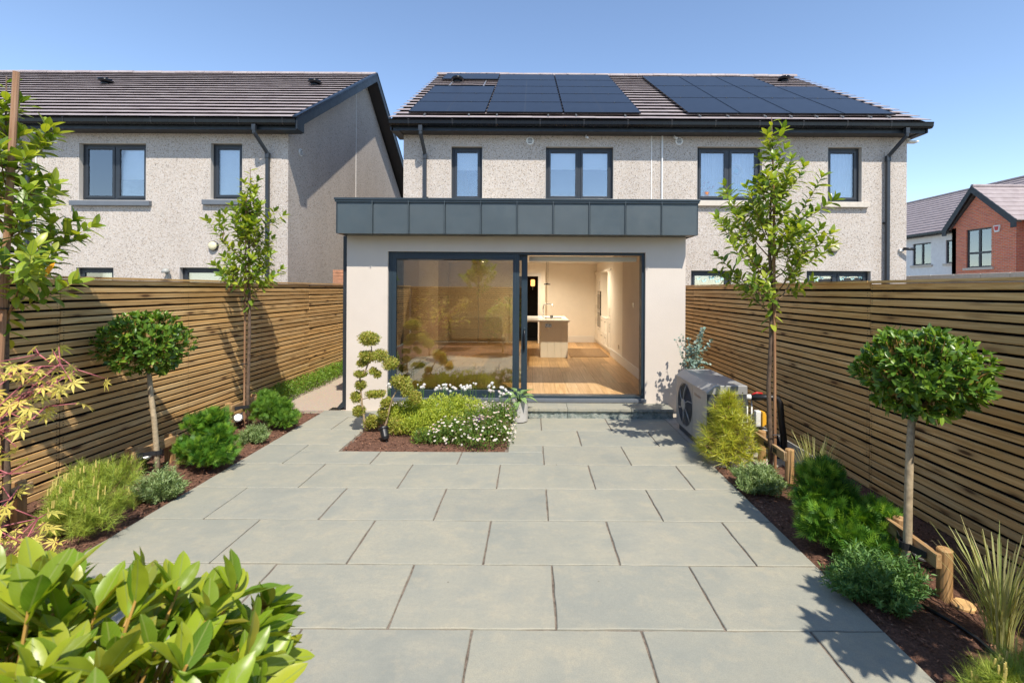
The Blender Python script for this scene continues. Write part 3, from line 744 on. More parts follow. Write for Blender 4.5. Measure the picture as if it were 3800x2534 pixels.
MB().lathe([(.02,.10),(.05,.09),(.075,.05),(.08,0)], (PXM(389), HY-.11, PZ(388, 627)), 16).build('shade', 'lamp_grey', o, smooth=True)
MB().tube([(PXM(389), HY-.10, PZ(388,627)+.02), (PXM(391), HY-.05, PZ(388,640)), (PXM(392), HY, PZ(388,640))], .025, 8).build('arm', 'lamp_grey', o, smooth=True)
o = empty('security_light', (PXM(95), HY-.1, 5.05), 'small black and white security light under the left house eaves', 'security light')
MB().box(PXM(90), PXM(99), HY-.18, HY-.02, 5.06, 5.12).build('head', 'black_plastic', o, bevel=.01); MB().box(PXM(94), PXM(103), HY-.22, HY-.18, 5.10, 5.14).build('lens', 'white_plastic', o)

# ------------------------------------------------------------------ main pair of houses
mh = empty('semi_detached_house', (2.7, HY, 0), 'pair of pebbledashed semi detached houses with dark eaves in the middle', 'house')
MX0, MX1 = -2.80, 8.20
KH = (-2.50, 2.04, -.09, 2.66)                    # opening from the extension into the kitchen
mw1 = op(1033, 1107, 335, 462); mw2 = op(1250, 1408, 336, 462); mw3 = op(1598, 1749, 336, 462); mw4 = op(1898, 1978, 337, 465)
mw5 = (PXM(1585), PXM(1680), .95, PZ(1630, 620)); mw6 = (PXM(1850), PXM(2000), .1, PZ(1925, 621))
holed(MB(), MX0, MX1, -.1, EAVE_Z-.18, HY, HY+.3, [mw1, mw2, mw3, mw4, mw5, mw6, KH]).build('front_wall', 'roughcast', mh)
for xa, xb in ((MX0, MX0+.3), (MX1-.3, MX1)):
    MB().prism([(HY+.302, -.1), (gy, -.1), (gy, EAVE_Z-.18), (RIDGE_Y, RIDGE_Z-.16), (HY+.302, EAVE_Z-.18)], 'X', xa, xb).build('gable_wall', 'roughcast', mh)
MB().box(MX0+.301, MX1-.301, gy-.3, gy, -.1, EAVE_Z-.18).build('rear_wall', 'roughcast', mh)
MB().box(MX0+.301, MX1-.301, HY+.301, gy-.301, 2.90, 2.95).build('upper_floor', 'cream_wall', mh)
MB().box(2.68, 2.78, HY+.301, gy-.301, -.1, 5.15).build('party_wall', 'dark_void', mh)
window(mh, *mw1, lights=1, blind=.36); window(mh, *mw2, lights=2, blind=.34)
window(mh, *mw3, lights=2, blind=0, sill='concrete_sill', curtain=True); window(mh, *mw4, lights=1, blind=0, sill='concrete_sill', curtain=True)
window(mh, *mw5, lights=1, blind=0, lintel=False); window(mh, *mw6, lights=2, blind=0, name='patio_door', lintel=False)
skip = [(-2.9, 2.4, 10.35, 15.0), (3.4, 7.5, 10.4, 14.5)]
roof(mh, -3.01, 8.39, skip=skip); gutter(mh, -3.0, 8.42)
for xa in (-3.0, 8.36): 
    for s_ in (1, -1):
        Yf = (lambda y: y) if s_ > 0 else (lambda y: 2*RIDGE_Y-y)
        MB().prism([(Yf(EAVE_Y+.05), roof_z(EAVE_Y+.05)-.01), (Yf(RIDGE_Y-.002), RIDGE_Z-.01), (Yf(RIDGE_Y-.002), RIDGE_Z-.2), (Yf(EAVE_Y+.3), roof_z(EAVE_Y+.3)-.2), (Yf(EAVE_Y+.3), EAVE_Z-.2), (Yf(EAVE_Y+.05), EAVE_Z-.2)], 'X', xa, xa+.03).build('barge_board', 'barge', mh)
MB().box(-2.968, MX0-.001, EAVE_Y+.08, HY+.3, EAVE_Z-.215, EAVE_Z-.198).build('soffit_return', 'soffit', mh)
MB().box(MX1+.001, 8.358, EAVE_Y+.08, HY+.3, EAVE_Z-.215, EAVE_Z-.198).build('soffit_return', 'soffit', mh)
downpipe(mh, PXM(976), swan=-.03, zb=3.1); downpipe(mh, PXM(2031), swan=.16)
vent(mh, PXM(1215), PZ(1215, 324)); vent(mh, PXM(1557), PZ(1557, 325))
MB().tube([(PXM(1518), HY-.02, 0), (PXM(1518), HY-.02, 5.18)], .02, 8).build('conduit', 'white_plastic', mh)
MB().box(PXM(1493), PXM(1495), HY-.012, HY-.0005, 0, 5.18).build('render_bead', 'white_paint', mh)
wall_lamp(PXM(1912), PZ(1912, 568), 'round cream wall lamp on the right neighbour wall', r=.105)
roof_vent(PXM(1048, 14.0), 14.0, 'black mushroom vent between the solar panels of the left array')
roof_vent(PXM(1798, 14.35), 14.35, 'black mushroom vent above the right array, near the ridge')
for px, lab in ((1343, 'tiny white camera under the eaves right of the double window'), (1545, 'tiny white camera under the eaves beside the white pipe')):
    o = empty('eaves_camera', (PXM(px), HY-.05, 5.08), lab, 'camera')
    MB().tube([(PXM(px), HY-.06, 5.18), (PXM(px), HY-.07, 5.12)], .012, 6).build('bracket', 'white_plastic', o)
    MB().tube([(PXM(px)-.02, HY-.05, 5.14), (PXM(px)+.03, HY-.14, 5.09)], .024, 8).build('body', 'white_plastic', o, smooth=True)
o = empty('floodlight', (8.2, HY, 4.95), 'white floodlight under the eaves at the right house corner', 'security light')
MB().box(8.2, 8.42, HY-.06, HY+.08, 5.06, 5.10).build('head', 'white_plastic', o, bevel=.01); MB().box(8.201, 8.25, HY-.02, HY+.04, 5.101, 5.16).build('bracket', 'white_plastic', o)
o = empty('security_camera', (8.2, HY, 2.6), 'black and white security camera low on the right house corner', 'camera')
MB().box(8.02, 8.12, HY-.05, HY-.001, PZ(2070,575)-.03, PZ(2070,575)+.03).build('bracket', 'white_plastic', o, bevel=.008)
MB().tube([(8.08, HY-.07, PZ(2070,572)), (8.26, HY-.14, PZ(2070,573))], .032, 10).build('body', 'black_plastic', o, smooth=True)

# solar panels
def panel(x0, x1, s0, s1, label, tilt_up=.11):
    """s measured up the slope from the eave"""
    mid = ((x0+x1)/2, (s0+s1)/2); yy = EAVE_Y + mid[1]*math.cos(ANG); zz = EAVE_Z + mid[1]*math.sin(ANG)
    o = bpy.data.objects.new('solar_panel', None); C.objects.link(o); o.empty_display_size = .1
    nrm = Vector((0, -math.sin(ANG), math.cos(ANG)))
    o.matrix_world = Matrix.Translation(Vector((mid[0], yy, zz)) + nrm*tilt_up) @ Matrix.Rotation(ANG, 4, 'X'); OFF[o.name] = Vector((0,0,0))
    tag(o, label, 'solar panel', 'solar panels on the roof')
    hx, hs = (x1-x0)/2-.008, (s1-s0)/2-.006
    m = MB()
    m.box(-hx, hx, -hs, -hs+.012, -.032, .003); m.box(-hx, hx, hs-.012, hs, -.032, .003); m.box(-hx, -hx+.012, -hs+.012, hs-.012, -.032, .003); m.box(hx-.012, hx, -hs+.012, hs-.012, -.032, .003)
    m.build('frame', 'gutter_black', o)
    MB().box(-hx+.0125, hx-.0125, -hs+.0125, hs-.0125, -.03, 0).build('cell_sheet', 'solar_cell', o)
    if hx > hs: MB().box(-.003, .003, -hs+.02, hs-.02, .0004, .0012).build('cell_gap', 'pump_dark', o)
    for cx in (-hx*.5, hx*.5):
        MB().box(cx-.009, cx+.009, hs-.012, hs+.004, .0035, .014).build('clamp_bolt', 'steel', o)
        MB().box(cx-.018, cx+.018, hs-.004, hs+.010, -.02, .010).build('clamp', 'pump_dark', o)
    return o
S0 = .30; PH = 1.085; colx = [(-2.66, -1.0), (-.985, .675), (.69, 2.35)]
ordn = ['bottom', 'second', 'third', 'fourth', 'top']; coln = ['left', 'middle', 'right']
for c, (a, b) in enumerate(colx):
    for r_ in range(5):
        if c == 0 and r_ == 3: continue
        s0 = S0 + PH*r_ + (.14 if c == 0 and r_ == 4 else 0)
        panel(a, b, s0, s0+PH, f'landscape black solar panel, {ordn[r_]} row, {coln[c]} column of the left array')
coln4 = ['first', 'second', 'third', 'fourth']
for c in range(4):
    for r_ in range(3):
        if c == 3 and r_ == 2: continue
        a = 3.36+1.122*c
        panel(a, a+1.122, S0+.02+1.72*r_, S0+.02+1.72*(r_+1), f'portrait black solar panel, {["bottom","middle","top"][r_]} row, {coln4[c]} column of the right array')
def mount_at(xs, top, label):
    o = empty('panel_mounting', (xs[0], EAVE_Y, EAVE_Z), label, 'mounting rails')
    def P(s, h): return Vector((0, EAVE_Y+s*math.cos(ANG)-h*math.sin(ANG), EAVE_Z+s*math.sin(ANG)+h*math.cos(ANG)))
    for x in xs:
        p0, p1 = P(.22, .058), P(top, .058)
        MB().tube([(x, p0.y, p0.z), (x, p1.y, p1.z)], .020, 4).build('rail', 'rail_alu', o)
        q = P(.21, .05); MB().box(x-.016, x+.016, q.y-.02, q.y+.02, q.z-.022, q.z+.022).build('rail_end', 'pump_dark', o)
mount_at([-2.3,-1.35,-.75,.35,.95,2.0], 5.6, 'aluminium rails carrying the left solar array')
mount_at([3.6,4.2,5.0,5.55,6.1,6.65,7.25,7.65], 3.6, 'aluminium rails carrying the right solar array')

# ------------------------------------------------------------------ extension
EX0, EX1, EY0, EY1 = -2.742, 2.30, 7.15, 10.497
FLZ = .17; CEIL = 2.62; IX0, IX1 = -2.45, 2.0
D0, D1, DZ0, DZ1 = -2.133, 1.705, .175, 2.371
ex = empty('house_extension', (0, EY0, 0), 'cream rendered flat roofed house extension with dark metal fascia and sliding door', 'extension')
holed(MB(), EX0, EX1, -.05, 2.615, EY0, EY0+.3, [(D0, D1, DZ0, DZ1)]).build('front_wall', 'smooth_render', ex)
MB().box(EX0, IX0, EY0+.301, EY1, -.05, 2.615).build('side_wall', 'smooth_render', ex)
MB().box(IX1, EX1, EY0+.301, EY1, -.05, 2.615).build('side_wall', 'smooth_render', ex)
RL = [(-1.2, -.22, 8.22, 10.2), (.63, 1.63, 8.22, 10.2)]
def slab_holes(x0, x1, y0, y1, z0, z1, holes, name, mat, parent):
    m = holed(MB(), x0, x1, y0, y1, z0, z1, holes)        # built upright, then laid flat
    m.v = [(x, z, y) for x, y, z in m.v]; return m.build(name, mat, parent)
slab_holes(EX0+.02, EX1-.02, EY0-.28, EY1, CEIL+.001, 3.02, RL, 'roof_slab', 'white_paint', ex)
slab_holes(EX0-.02, EX1+.04, EY0-.28, EY1, 3.021, 3.045, RL, 'roof_covering', 'zinc_cap', ex)
for a, b, c, d in RL:
    r = empty('rooflight', None, parent=ex)
    m = MB(); m.box(a-.07, a, c-.07, d+.07, 3.046, 3.13); m.box(b, b+.07, c-.07, d+.07, 3.046, 3.13); m.box(a, b, c-.07, c, 3.046, 3.13); m.box(a, b, d, d+.07, 3.046, 3.13)
    m.build('frame', 'anthracite', r); MB().box(a-.03, b+.03, c-.03, d+.03, 3.131, 3.139).build('pane', 'door_glass', r)
# metal fascia: one panel per seam
FY = 6.84; fx0, fx1 = -2.775, 2.369; pw = (fx1-fx0)/10; fzb, fzt = 2.60, 3.072
MB().box(fx0+.012, fx1-.012, FY+.012, EY0-.002, fzb+.001, fzb+.012).build('soffit_sheet', 'zinc_cap', ex)
MB().box(fx0+.012, fx1-.012, FY+.010, FY+.030, fzb+.013, fzt-.002).build('fascia_backing', 'zinc_cap', ex)
for i in range(10):
    a, b = fx0+pw*i, fx0+pw*(i+1)
    m = MB(); n = 6
    # a slightly dished sheet with an upstanding seam at its left edge
    for j in range(n):
        for k in range(4):
            def q(u, w):
                return (a+.013+(b-a-.017)*u, FY + .003*math.sin(u*math.pi)*math.sin(w*math.pi)*(1 if i % 2 else -.6), fzb+(fzt-fzb)*w)
            m.quad(q(j/n, k/4), q((j+1)/n, k/4), q((j+1)/n, (k+1)/4), q(j/n, (k+1)/4))
    p = m.build('fascia_panel', 'zinc', ex, smooth=False)
    if i: MB().box(a-.0055, a+.0035, FY-.024, FY+.009, fzb-.002, fzt).build('standing_seam', 'zinc', p)
for x, w in ((fx0-.004, .013), (fx1-.009, .013)):
    MB().box(x, x+w, FY-.004, EY0+.8, fzb, fzt).build('fascia_return', 'zinc_cap', ex)
MB().box(fx0-.028, fx1+.028, FY-.030, FY+.16, fzt+.001, fzt+.034).build('parapet_cap', 'zinc_cap', ex, bevel=.003)
MB().box(fx0-.018, fx1+.018, FY-.020, FY-.001+.0, fzt-.026, fzt+.0005).build('cap_drip', 'zinc_cap', ex)
for x in (fx0-.028, fx1-.132): MB().box(x, x+.16, FY+.161, EY1-.01, fzt+.001, fzt+.034).build('parapet_cap', 'zinc_cap', ex)
# rain pipe on the left side of the extension, its shoe and the gully
MB().box(EX0-.075, EX0-.012, EY0+.05, EY0+.113, .12, 2.60).build('downpipe', 'anthracite', ex, bevel=.005)
MB().prism([(-2.755, .12), (-2.818, .12), (-2.90, .03), (-2.86, -.0), (-2.755, .06)], 'Y', EY0+.048, EY0+.115).build('pipe_shoe', 'anthracite', ex)
gl = empty('drain_grate', (-2.93, 7.27, -.005), 'small dark drain grate at the foot of the extension rain pipe', 'drain')
m = MB(); m.box(-3.02,-2.84,7.19,7.34,-.006,-.002); m.build('tray', 'dark_void', gl)
for k in range(6): MB().box(-3.015+.03*k, -3.0+.03*k, 7.195, 7.335, -.0015, .003).build('bar', 'black_plastic', gl)

# sliding door
dr = empty('sliding_door', (-.2, EY0+.05, DZ0), 'large dark grey sliding glass door, its right half slid open', 'door')
fy0 = EY0+.045
MB().frame(D0+.001, D1-.001, fy0, fy0+.15, DZ0+.001, DZ1-.001, .048, .036, .05).build('outer_frame', 'door_frame', dr, bevel=.003)
MB().box(D0+.05, D1-.05, fy0+.151, fy0+.24, DZ0+.0, FLZ+.012).build('threshold', 'steel', dr)
MB().box(D0-.02, D1+.02, fy0-.062, fy0-.001, DZ0-.03, DZ0+.018).build('sill', 'grey_sill', dr, bevel=.004)
fl_ = empty('fixed_leaf', None, parent=dr)
MB().frame(D0+.05, -.174, fy0+.004, fy0+.062, DZ0+.052, DZ1-.038, .062, .07, .075).build('leaf_frame', 'door_frame', fl_, bevel=.003)
MB().box(-.272, -.2365, fy0+.004, fy0+.062, DZ0+.128, DZ1-.109).build('inner_stile', 'door_frame', fl_)
MB().box(D0+.112, -.272, fy0+.028, fy0+.036, DZ0+.127, DZ1-.108).build('pane', 'door_glass', fl_)
sl_ = empty('sliding_leaf', None, parent=dr)
MB().frame(-2.03, -.053, fy0+.078, fy0+.138, DZ0+.052, DZ1-.038, .09, .08, .085).build('leaf_frame', 'door_frame', sl_, bevel=.003)
MB().box(-1.94, -.143, fy0+.104, fy0+.112, DZ0+.137, DZ1-.118).build('pane', 'door_glass', sl_)
hx, hz0, hz1, hy = -.095, .88, 1.24, fy0+.078
MB().box(hx-.018, hx+.018, hy-.010, hy-.0005, hz0, hz1).build('handle_plate', 'door_frame', sl_, bevel=.006)
MB().tube([(hx, hy-.008, hz1-.04), (hx, hy-.05, hz1-.05), (hx, hy-.055, hz1-.12), (hx, hy-.055, hz0+.12), (hx, hy-.05, hz0+.05), (hx, hy-.008, hz0+.04)], .012, 8).build('handle', 'black_plastic', sl_, smooth=True)
MB().box(-.03, D1-.06, 7.47, 7.56, 2.255, 2.33).build('blind_box', 'white_paint', dr, bevel=.01)

# ------------------------------------------------------------------ room inside
BWY = 15.0
fl = struct(MB().quad((IX0-.2,7.35,FLZ-.012),(2.66,7.35,FLZ-.012),(2.66,BWY+1.5,FLZ-.012),(IX0-.2,BWY+1.5,FLZ-.012)), 'room_floor', 'dark_void', 'oak plank floor of the room behind the sliding door', 'floor')
pwid = .19; x = -2.62; k = 0
while x < 2.64:
    y = 7.36 - random.uniform(0, 1.9); 
    while y < BWY+.4:
        ln = random.choice((1.9, 2.2, 1.6)); a, b = max(y, 7.46), min(y+ln, BWY+.4)
        xa, xb = x, x+pwid
        if a < 10.82 and xb > 2.0: xb = 2.0
        if x < -2.40: a = max(a, 10.82)
        if xb-xa < .02: a = max(a, 10.82); xb = x+pwid
        if b-a > .1:
            me = MB().box(-pwid/2+.0012, -pwid/2+(xb-xa)-.0012, -(b-a)/2+.001, (b-a)/2-.001, -.011, 0).mesh('floor_plank', 'oak_floor'); k += 1
            link('floor_plank', me, fl, Matrix.Translation((x+pwid/2, (a+b)/2, FLZ+random.uniform(0,.0004))))
        y += ln
    x += pwid
rm = struct(MB().box(IX1+.001, IX1+.02, 7.452, 12.0, FLZ, CEIL), 'room_wall', 'cream_wall', 'cream plaster wall on the right inside the room', 'wall')
MB().box(IX1-.016, IX1, 7.46, 12.0, FLZ+.001, FLZ+.19).build('skirting', 'white_paint', rm, bevel=.005)
struct(MB().box(IX0-.02, IX0-.001, 7.452, 12.7, FLZ, CEIL), 'room_wall', 'cream_wall', 'cream plaster wall on the left inside the room behind the glass', 'wall')
struct(MB().box(-2.498, IX0-.021, 12.2, 12.7, FLZ, CEIL), 'wall_nib', 'cream_wall', 'short projecting wall end on the left inside the room', 'wall')
dX0, dX1, dZ = -.56, .22, 2.22
bw = struct(holed(MB(), -2.6, .44, FLZ, CEIL, BWY-.3, BWY, [(dX0, dX1, FLZ-.01, dZ)]), 'room_wall', 'cream_wall', 'cream back wall of the room with the hall doorway', 'wall')
MB().frame(dX0-.09, dX1+.09, BWY-.325, BWY-.3005, FLZ, dZ+.09, .09, .09, .0).build('architrave', 'white_paint', bw)
MB().box(-2.49, dX0-.1, BWY-.316, BWY-.3005, FLZ+.001, FLZ+.19).build('skirting', 'white_paint', bw)
bw2 = struct(MB().box(.441, 2.66, BWY, BWY+.1, FLZ, CEIL), 'room_wall', 'cream_wall', 'cream back wall of the kitchen to the right of the hall doorway', 'wall')
MB().box(.45, 1.98, BWY-.016, BWY-.001, FLZ+.001, FLZ+.2).build('skirting', 'white_paint', bw2, bevel=.005)
struct(MB().box(-2.495, 2.66, HY+.302, BWY+.1, CEIL+.002, CEIL+.05), 'room_ceiling', 'white_paint', 'white ceiling of the kitchen with recessed downlights', 'ceiling')
struct(MB().box(-2.62, -2.502, 12.7, BWY, FLZ, CEIL), 'room_wall', 'cream_wall', 'cream wall far left in the kitchen beside the radiator', 'wall')
struct(MB().box(2.641, 2.66, 10.85, BWY, FLZ, CEIL), 'room_wall', 'cream_wall', 'wall behind the tall kitchen units', 'wall')
struct(MB().box(2.021, 2.64, 11.9, 12.0, FLZ, CEIL), 'wall_nib', 'cream_wall', 'short wall end beside the tall kitchen units', 'wall')
# hall behind the doorway
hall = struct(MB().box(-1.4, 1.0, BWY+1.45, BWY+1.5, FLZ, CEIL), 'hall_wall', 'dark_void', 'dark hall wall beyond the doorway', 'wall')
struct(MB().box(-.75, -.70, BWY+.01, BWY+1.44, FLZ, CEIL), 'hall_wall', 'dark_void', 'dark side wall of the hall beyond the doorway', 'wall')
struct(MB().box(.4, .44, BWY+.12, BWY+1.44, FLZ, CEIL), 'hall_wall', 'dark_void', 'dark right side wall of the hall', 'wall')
lp = empty('hall_lamp', (.12, BWY+1.3, 1.9), 'small lit amber lamp in the dark hall', 'lamp')
MB().lathe([(.05,0),(.07,.02),(.07,.2),(.05,.22)], (.06, BWY+1.0, 1.92), 14).build('shade', 'lamp_glow', lp, smooth=True)
MB().tube([(.06, BWY+1.0, 1.92), (.06, BWY+1.0, 1.84), (.06, BWY+1.44, 1.80)], .012, 6).build('bracket', 'steel', lp)
for i, (x, y) in enumerate(((-1.4, 12.0), (.2, 13.6), (1.25, 12.6), (-1.4, 14.0))):
    d = empty('downlight', (x, y, CEIL), ('recessed ceiling downlight above the sunlit floor behind the glass', 'recessed ceiling downlight above the kitchen island', 'recessed ceiling downlight beside the tall kitchen units', 'recessed ceiling downlight in front of the radiator')[i], 'downlight', 'kitchen downlights')
    MB().lathe([(.045,0),(.045,.006),(.034,.006)], (x, y, CEIL-.005), 18).build('trim', 'white_paint', d)
    MB().lathe([(.032,0),(.032,.002)], (x, y, CEIL-.0075), 14).build('bulb', 'downlight_glow', d)
    ld = bpy.data.lights.new('downlight_beam', 'SPOT'); ld.energy = (20, 130, 150, 12)[i]; ld.color = (1.0, .86, .66); ld.spot_size = R(165); ld.spot_blend = 1.0; ld.shadow_soft_size = .04
    lo = bpy.data.objects.new('downlight_beam', ld); C.objects.link(lo); lo.parent = d; lo.location = (0, 0, -.02)
# island
isl = empty('kitchen_island', (.57, 12.5, FLZ), 'cream kitchen island with pale stone worktop and overhang', 'island')
m = MB()
MB().box(.238, .90, 11.62, 13.45, FLZ, 1.035).build('carcass', 'cabinet', isl, bevel=.003)
for k in range(4): MB().box(.238+.1655*k+.002, .238+.1655*(k+1)-.002, 11.604, 11.6195, FLZ+.002, 1.03).build('end_board', 'cabinet', isl, bevel=.003)
MB().box(-.10, .945, 11.57, 13.5, 1.036, 1.072).build('worktop', 'worktop', isl, bevel=.004)
MB().box(.36, .80, 12.3, 12.7, 1.0725, 1.0745).build('sink', 'dark_glass', isl)
tp = MB().tube([(.33, 12.75, 1.073), (.33, 12.75, 1.36), (.35, 12.75, 1.41), (.40, 12.75, 1.43), (.53, 12.75, 1.43), (.58, 12.75, 1.41), (.59, 12.75, 1.36)], .016, 10).build('tap', 'steel', isl, smooth=True)
MB().tube([(.33, 12.73, 1.12), (.26, 12.70, 1.13)], .010, 8).build('tap_lever', 'steel', tp)
MB().lathe([(.04,0),(.045,.02),(.03,.05),(.005,.055)], (.56, 12.9, 1.073), 14).build('sink_stopper', 'black_plastic', isl, smooth=True)
so_ = MB().box(.345, .50, 11.596, 11.603, .90, .995).build('socket_plate', 'steel', isl, bevel=.002)
for xx in (.378, .462):
    MB().box(xx-.012, xx+.012, 11.593, 11.5955, .955, .975).build('switch', 'black_plastic', so_)
    for dx, dz in ((0,.0),(-.012,-.02),(.012,-.02)): MB().box(xx+dx-.004, xx+dx+.004, 11.593, 11.5955, .935+dz-.005, .935+dz+.005).build('pin_hole', 'black_plastic', so_)
# tall units along the right wall
ku = empty('kitchen_units', (2.3, 13.4, FLZ), 'run of cream shaker kitchen units with built in ovens', 'cabinets')
def kdoor(y0, y1, z0, z1, handle=None, mat='cabinet'):
    d = MB(); X = 2.0; f = .06
    d.box(X, X+.02, y0+.003, y0+f, z0+.003, z1-.003); d.box(X, X+.02, y1-f, y1-.003, z0+.003, z1-.003); d.box(X, X+.02, y0+f, y1-f, z0+.003, z0+f); d.box(X, X+.02, y0+f, y1-f, z1-f, z1-.003)
    d.box(X+.009, X+.018, y0+f, y1-f, z0+f, z1-f)
    o = d.build('door', mat, ku)
    if handle:
        hy_, ha, hb = handle
        MB().tube([(X-.001, hy_, ha), (X-.03, hy_, ha), (X-.03, hy_, hb), (X-.001, hy_, hb)], .007, 6).build('handle', 'steel', o)
    return o
MB().box(2.021, 2.64, 12.01, 12.56, FLZ+.1, 2.30).build('carcass', 'cabinet', ku)
MB().box(2.021, 2.64, 13.80, BWY-.001, FLZ+.1, 2.30).build('carcass', 'cabinet', ku)
MB().box(2.021, 2.64, 12.561, 13.799, FLZ+.1, 1.03).build('carcass', 'cabinet', ku)
MB().box(1.99, 2.64, 12.561, 13.799, 1.031, 1.065).build('worktop', 'worktop', ku)
MB().box(2.06, 2.60, 12.02, BWY, FLZ+.001, FLZ+.098).build('plinth', 'cabinet', ku)
MB().box(1.985, 2.64, 12.01, BWY-.001, 2.301, 2.36).build('cornice', 'cabinet', ku, bevel=.01)
MB().box(2.06, 2.64, 12.01, BWY-.001, 2.361, CEIL-.001).build('bulkhead', 'cream_wall', ku)
kdoor(12.01, 12.56, FLZ+.1, 1.05, (12.07, .75, .95)); kdoor(12.01, 12.56, 1.06, 2.30, (12.07, 1.15, 1.35))
for i in range(2):
    a = 12.561+.619*i; kdoor(a, a+.619, FLZ+.1, .60, (a+.31, .53, .54)); kdoor(a, a+.619, .61, 1.03, (a+.31, .95, .96))
MB().box(2.35, 2.64, 12.561, 13.799, 1.066, 2.30).build('hob_recess', 'concrete_sill', ku)
kdoor(13.80, 14.42, FLZ+.1, .72, (14.1, .66, .67)); kdoor(13.80, 14.42, 1.78, 2.30, (13.87, 1.85, 2.05))
for za, zb in ((.73, 1.25), (1.26, 1.77)):
    ov = MB().box(1.995, 2.02, 13.81, 14.41, za, zb).build('oven', 'dark_glass', ku); MB().box(1.992, 1.9945, 13.82, 14.40, zb-.10, zb-.01).build('control_panel', 'steel', ov)
    MB().tube([(1.994, 13.88, zb-.14), (1.96, 13.88, zb-.14), (1.96, 14.34, zb-.14), (1.994, 14.34, zb-.14)], .010, 6).build('handle', 'steel', ov)
kdoor(14.43, BWY-.005, FLZ+.1, 1.05, (14.5, .8, 1.0)); kdoor(14.43, BWY-.005, 1.06, 2.30, (14.5, 1.15, 1.35))
# small things in the room
pd = empty('pendant_light', (.44, 12.5, 1.9), 'slim black pendant light hanging over the island', 'pendant light')
MB().tube([(.44, 12.5, 1.97), (.44, 12.5, CEIL)], .004, 6).build('cord', 'black_plastic', pd); MB().tube([(.40, 12.5, 1.97), (.40, 12.5, CEIL)], .004, 6).build('cord', 'black_plastic', pd)
MB().lathe([(.02,.04),(.085,.02),(.09,0),(.07,-.004)], (.42, 12.5, 1.94), 18).build('shade', 'black_plastic', pd, smooth=True)
rg = struct(MB().box(.97, 1.93, 11.75, 13.4, FLZ+.002, FLZ+.010), 'jute_rug', 'rug', 'brown striped jute runner on the oak floor beside the island', 'rug', kind='thing')
ra = empty('radiator', (-1.7, BWY-.3, .3), 'white panel radiator on the back wall behind the fixed glass', 'radiator')
MB().box(-2.42, -.86, BWY-.40, BWY-.32, .30, .98).build('panel', 'white_paint', ra, bevel=.01)
for k in range(38): MB().box(-2.40+.04*k, -2.38+.04*k, BWY-.409, BWY-.4005, .33, .95).build('rib', 'white_paint', ra)
MB().tube([(-.86, BWY-.36, .34), (-.78, BWY-.36, .34), (-.78, BWY-.36, .27)], .018, 8).build('valve', 'white_plastic', ra)
for y, z, lab in ((9.35, 1.52, 'light switch plate high on the right inside wall'), (10.9, .42+.1, 'low power socket on the right inside wall')):
    o = empty('switch_plate', (IX1, y, z-.05), lab, 'switch plate'); MB().box(IX1-.009, IX1-.0005, y-.045, y+.045, z-.045, z+.045).build('plate', 'steel', o, bevel=.002)
    MB().box(IX1-.012, IX1-.0095, y-.012, y+.012, z-.018, z+.018).build('rocker', 'white_plastic', o)

# ------------------------------------------------------------------ heat pump
HX0, HX1, HY0, HY1, HZ = 1.934, 2.373, 5.27, 6.36, .775
hp = empty('heat_pump', ((HX0+HX1)/2, (HY0+HY1)/2, 0), 'silver grey heat pump with round fan grille beside the doorstep', 'heat pump')
MB().box(HX0+.03, HX1-.03, HY0+.03, HY1-.03, .0, .09).build('plinth', 'pump_dark', hp)
MB().box(HX0, HX0+.012, HY0+.001, HY0+.47, .085, .675).build('front_panel', 'pump_silver', hp, bevel=.003)
FCY, FCZ, FR_ = 6.00, .395, .255
m = MB(); n = 40                                    # front panel with a round opening
ring = [(HX0, FCY+(FR_)*math.cos(2*math.pi*i/n), FCZ+FR_*math.sin(2*math.pi*i/n)) for i in range(n)]
def rect_pt(a):
    c, s = math.cos(a), math.sin(a); y0, y1, z0, z1 = HY0+.475, HY1, .085, .675
    tt_ = min([((y1-FCY)/c if c > 1e-6 else 9), ((y0-FCY)/c if c < -1e-6 else 9), ((z1-FCZ)/s if s > 1e-6 else 9), ((z0-FCZ)/s if s < -1e-6 else 9)])
    return (HX0, FCY+c*tt_, FCZ+s*tt_)
angs = [2*math.pi*i/n for i in range(n)]
for i in range(n):
    a, b = angs[i], angs[(i+1) % n]
    pa, pb = rect_pt(a), rect_pt(b); m.quad(ring[i], pa, pb, ring[(i+1) % n])
    if abs(pa[1]-pb[1]) > 1e-4 and abs(pa[2]-pb[2]) > 1e-4:
        cy = HY1 if (pa[1]+pb[1])/2 > FCY else HY0+.475; cz = .675 if (pa[2]+pb[2])/2 > FCZ else .085
        m.quad(pa, (HX0, cy, cz), pb)
    m.quad(ring[i], ring[(i+1) % n], (HX0+.10, *ring[(i+1) % n][1:]), (HX0+.10, *ring[i][1:]))
m.build('fan_panel', 'pump_silver', hp)
MB().box(HX0+.001, HX0+.10, HY1-.004, HY1, .085, .675).build('end_panel', 'pump_silver', hp)
MB().box(HX0+.101, HX1, HY0+.002, HY1, .085, .675).build('casing', 'pump_dark', hp)
MB().box(HX0+.002, HX1, HY0-.006, HY0+.0012, .085, .676).build('side_panel', 'pump_dark', hp, bevel=.003)
MB().box(HX0+.06, HX1-.05, HY0-.010, HY0-.0065, .14, .63).build('service_cover', 'pump_dark', hp, bevel=.003)
lid = MB().prism([(HX0-.006, .677), (HX0-.006, .70), (HX0+.085, HZ-.004), (HX0+.12, HZ), (HX1+.004, HZ), (HX1+.006, .677)], 'Y', HY0-.012, HY1+.006).build('lid', 'pump_silver', hp, bevel=.006)
for y_ in (HX0+.05, HX1-.05): MB().lathe([(.007,0),(.007,.003)], (y_, HY0-.012, .70), 8, (0,-1,0)).build('screw', 'steel', hp)
fan = empty('fan', None, parent=hp)
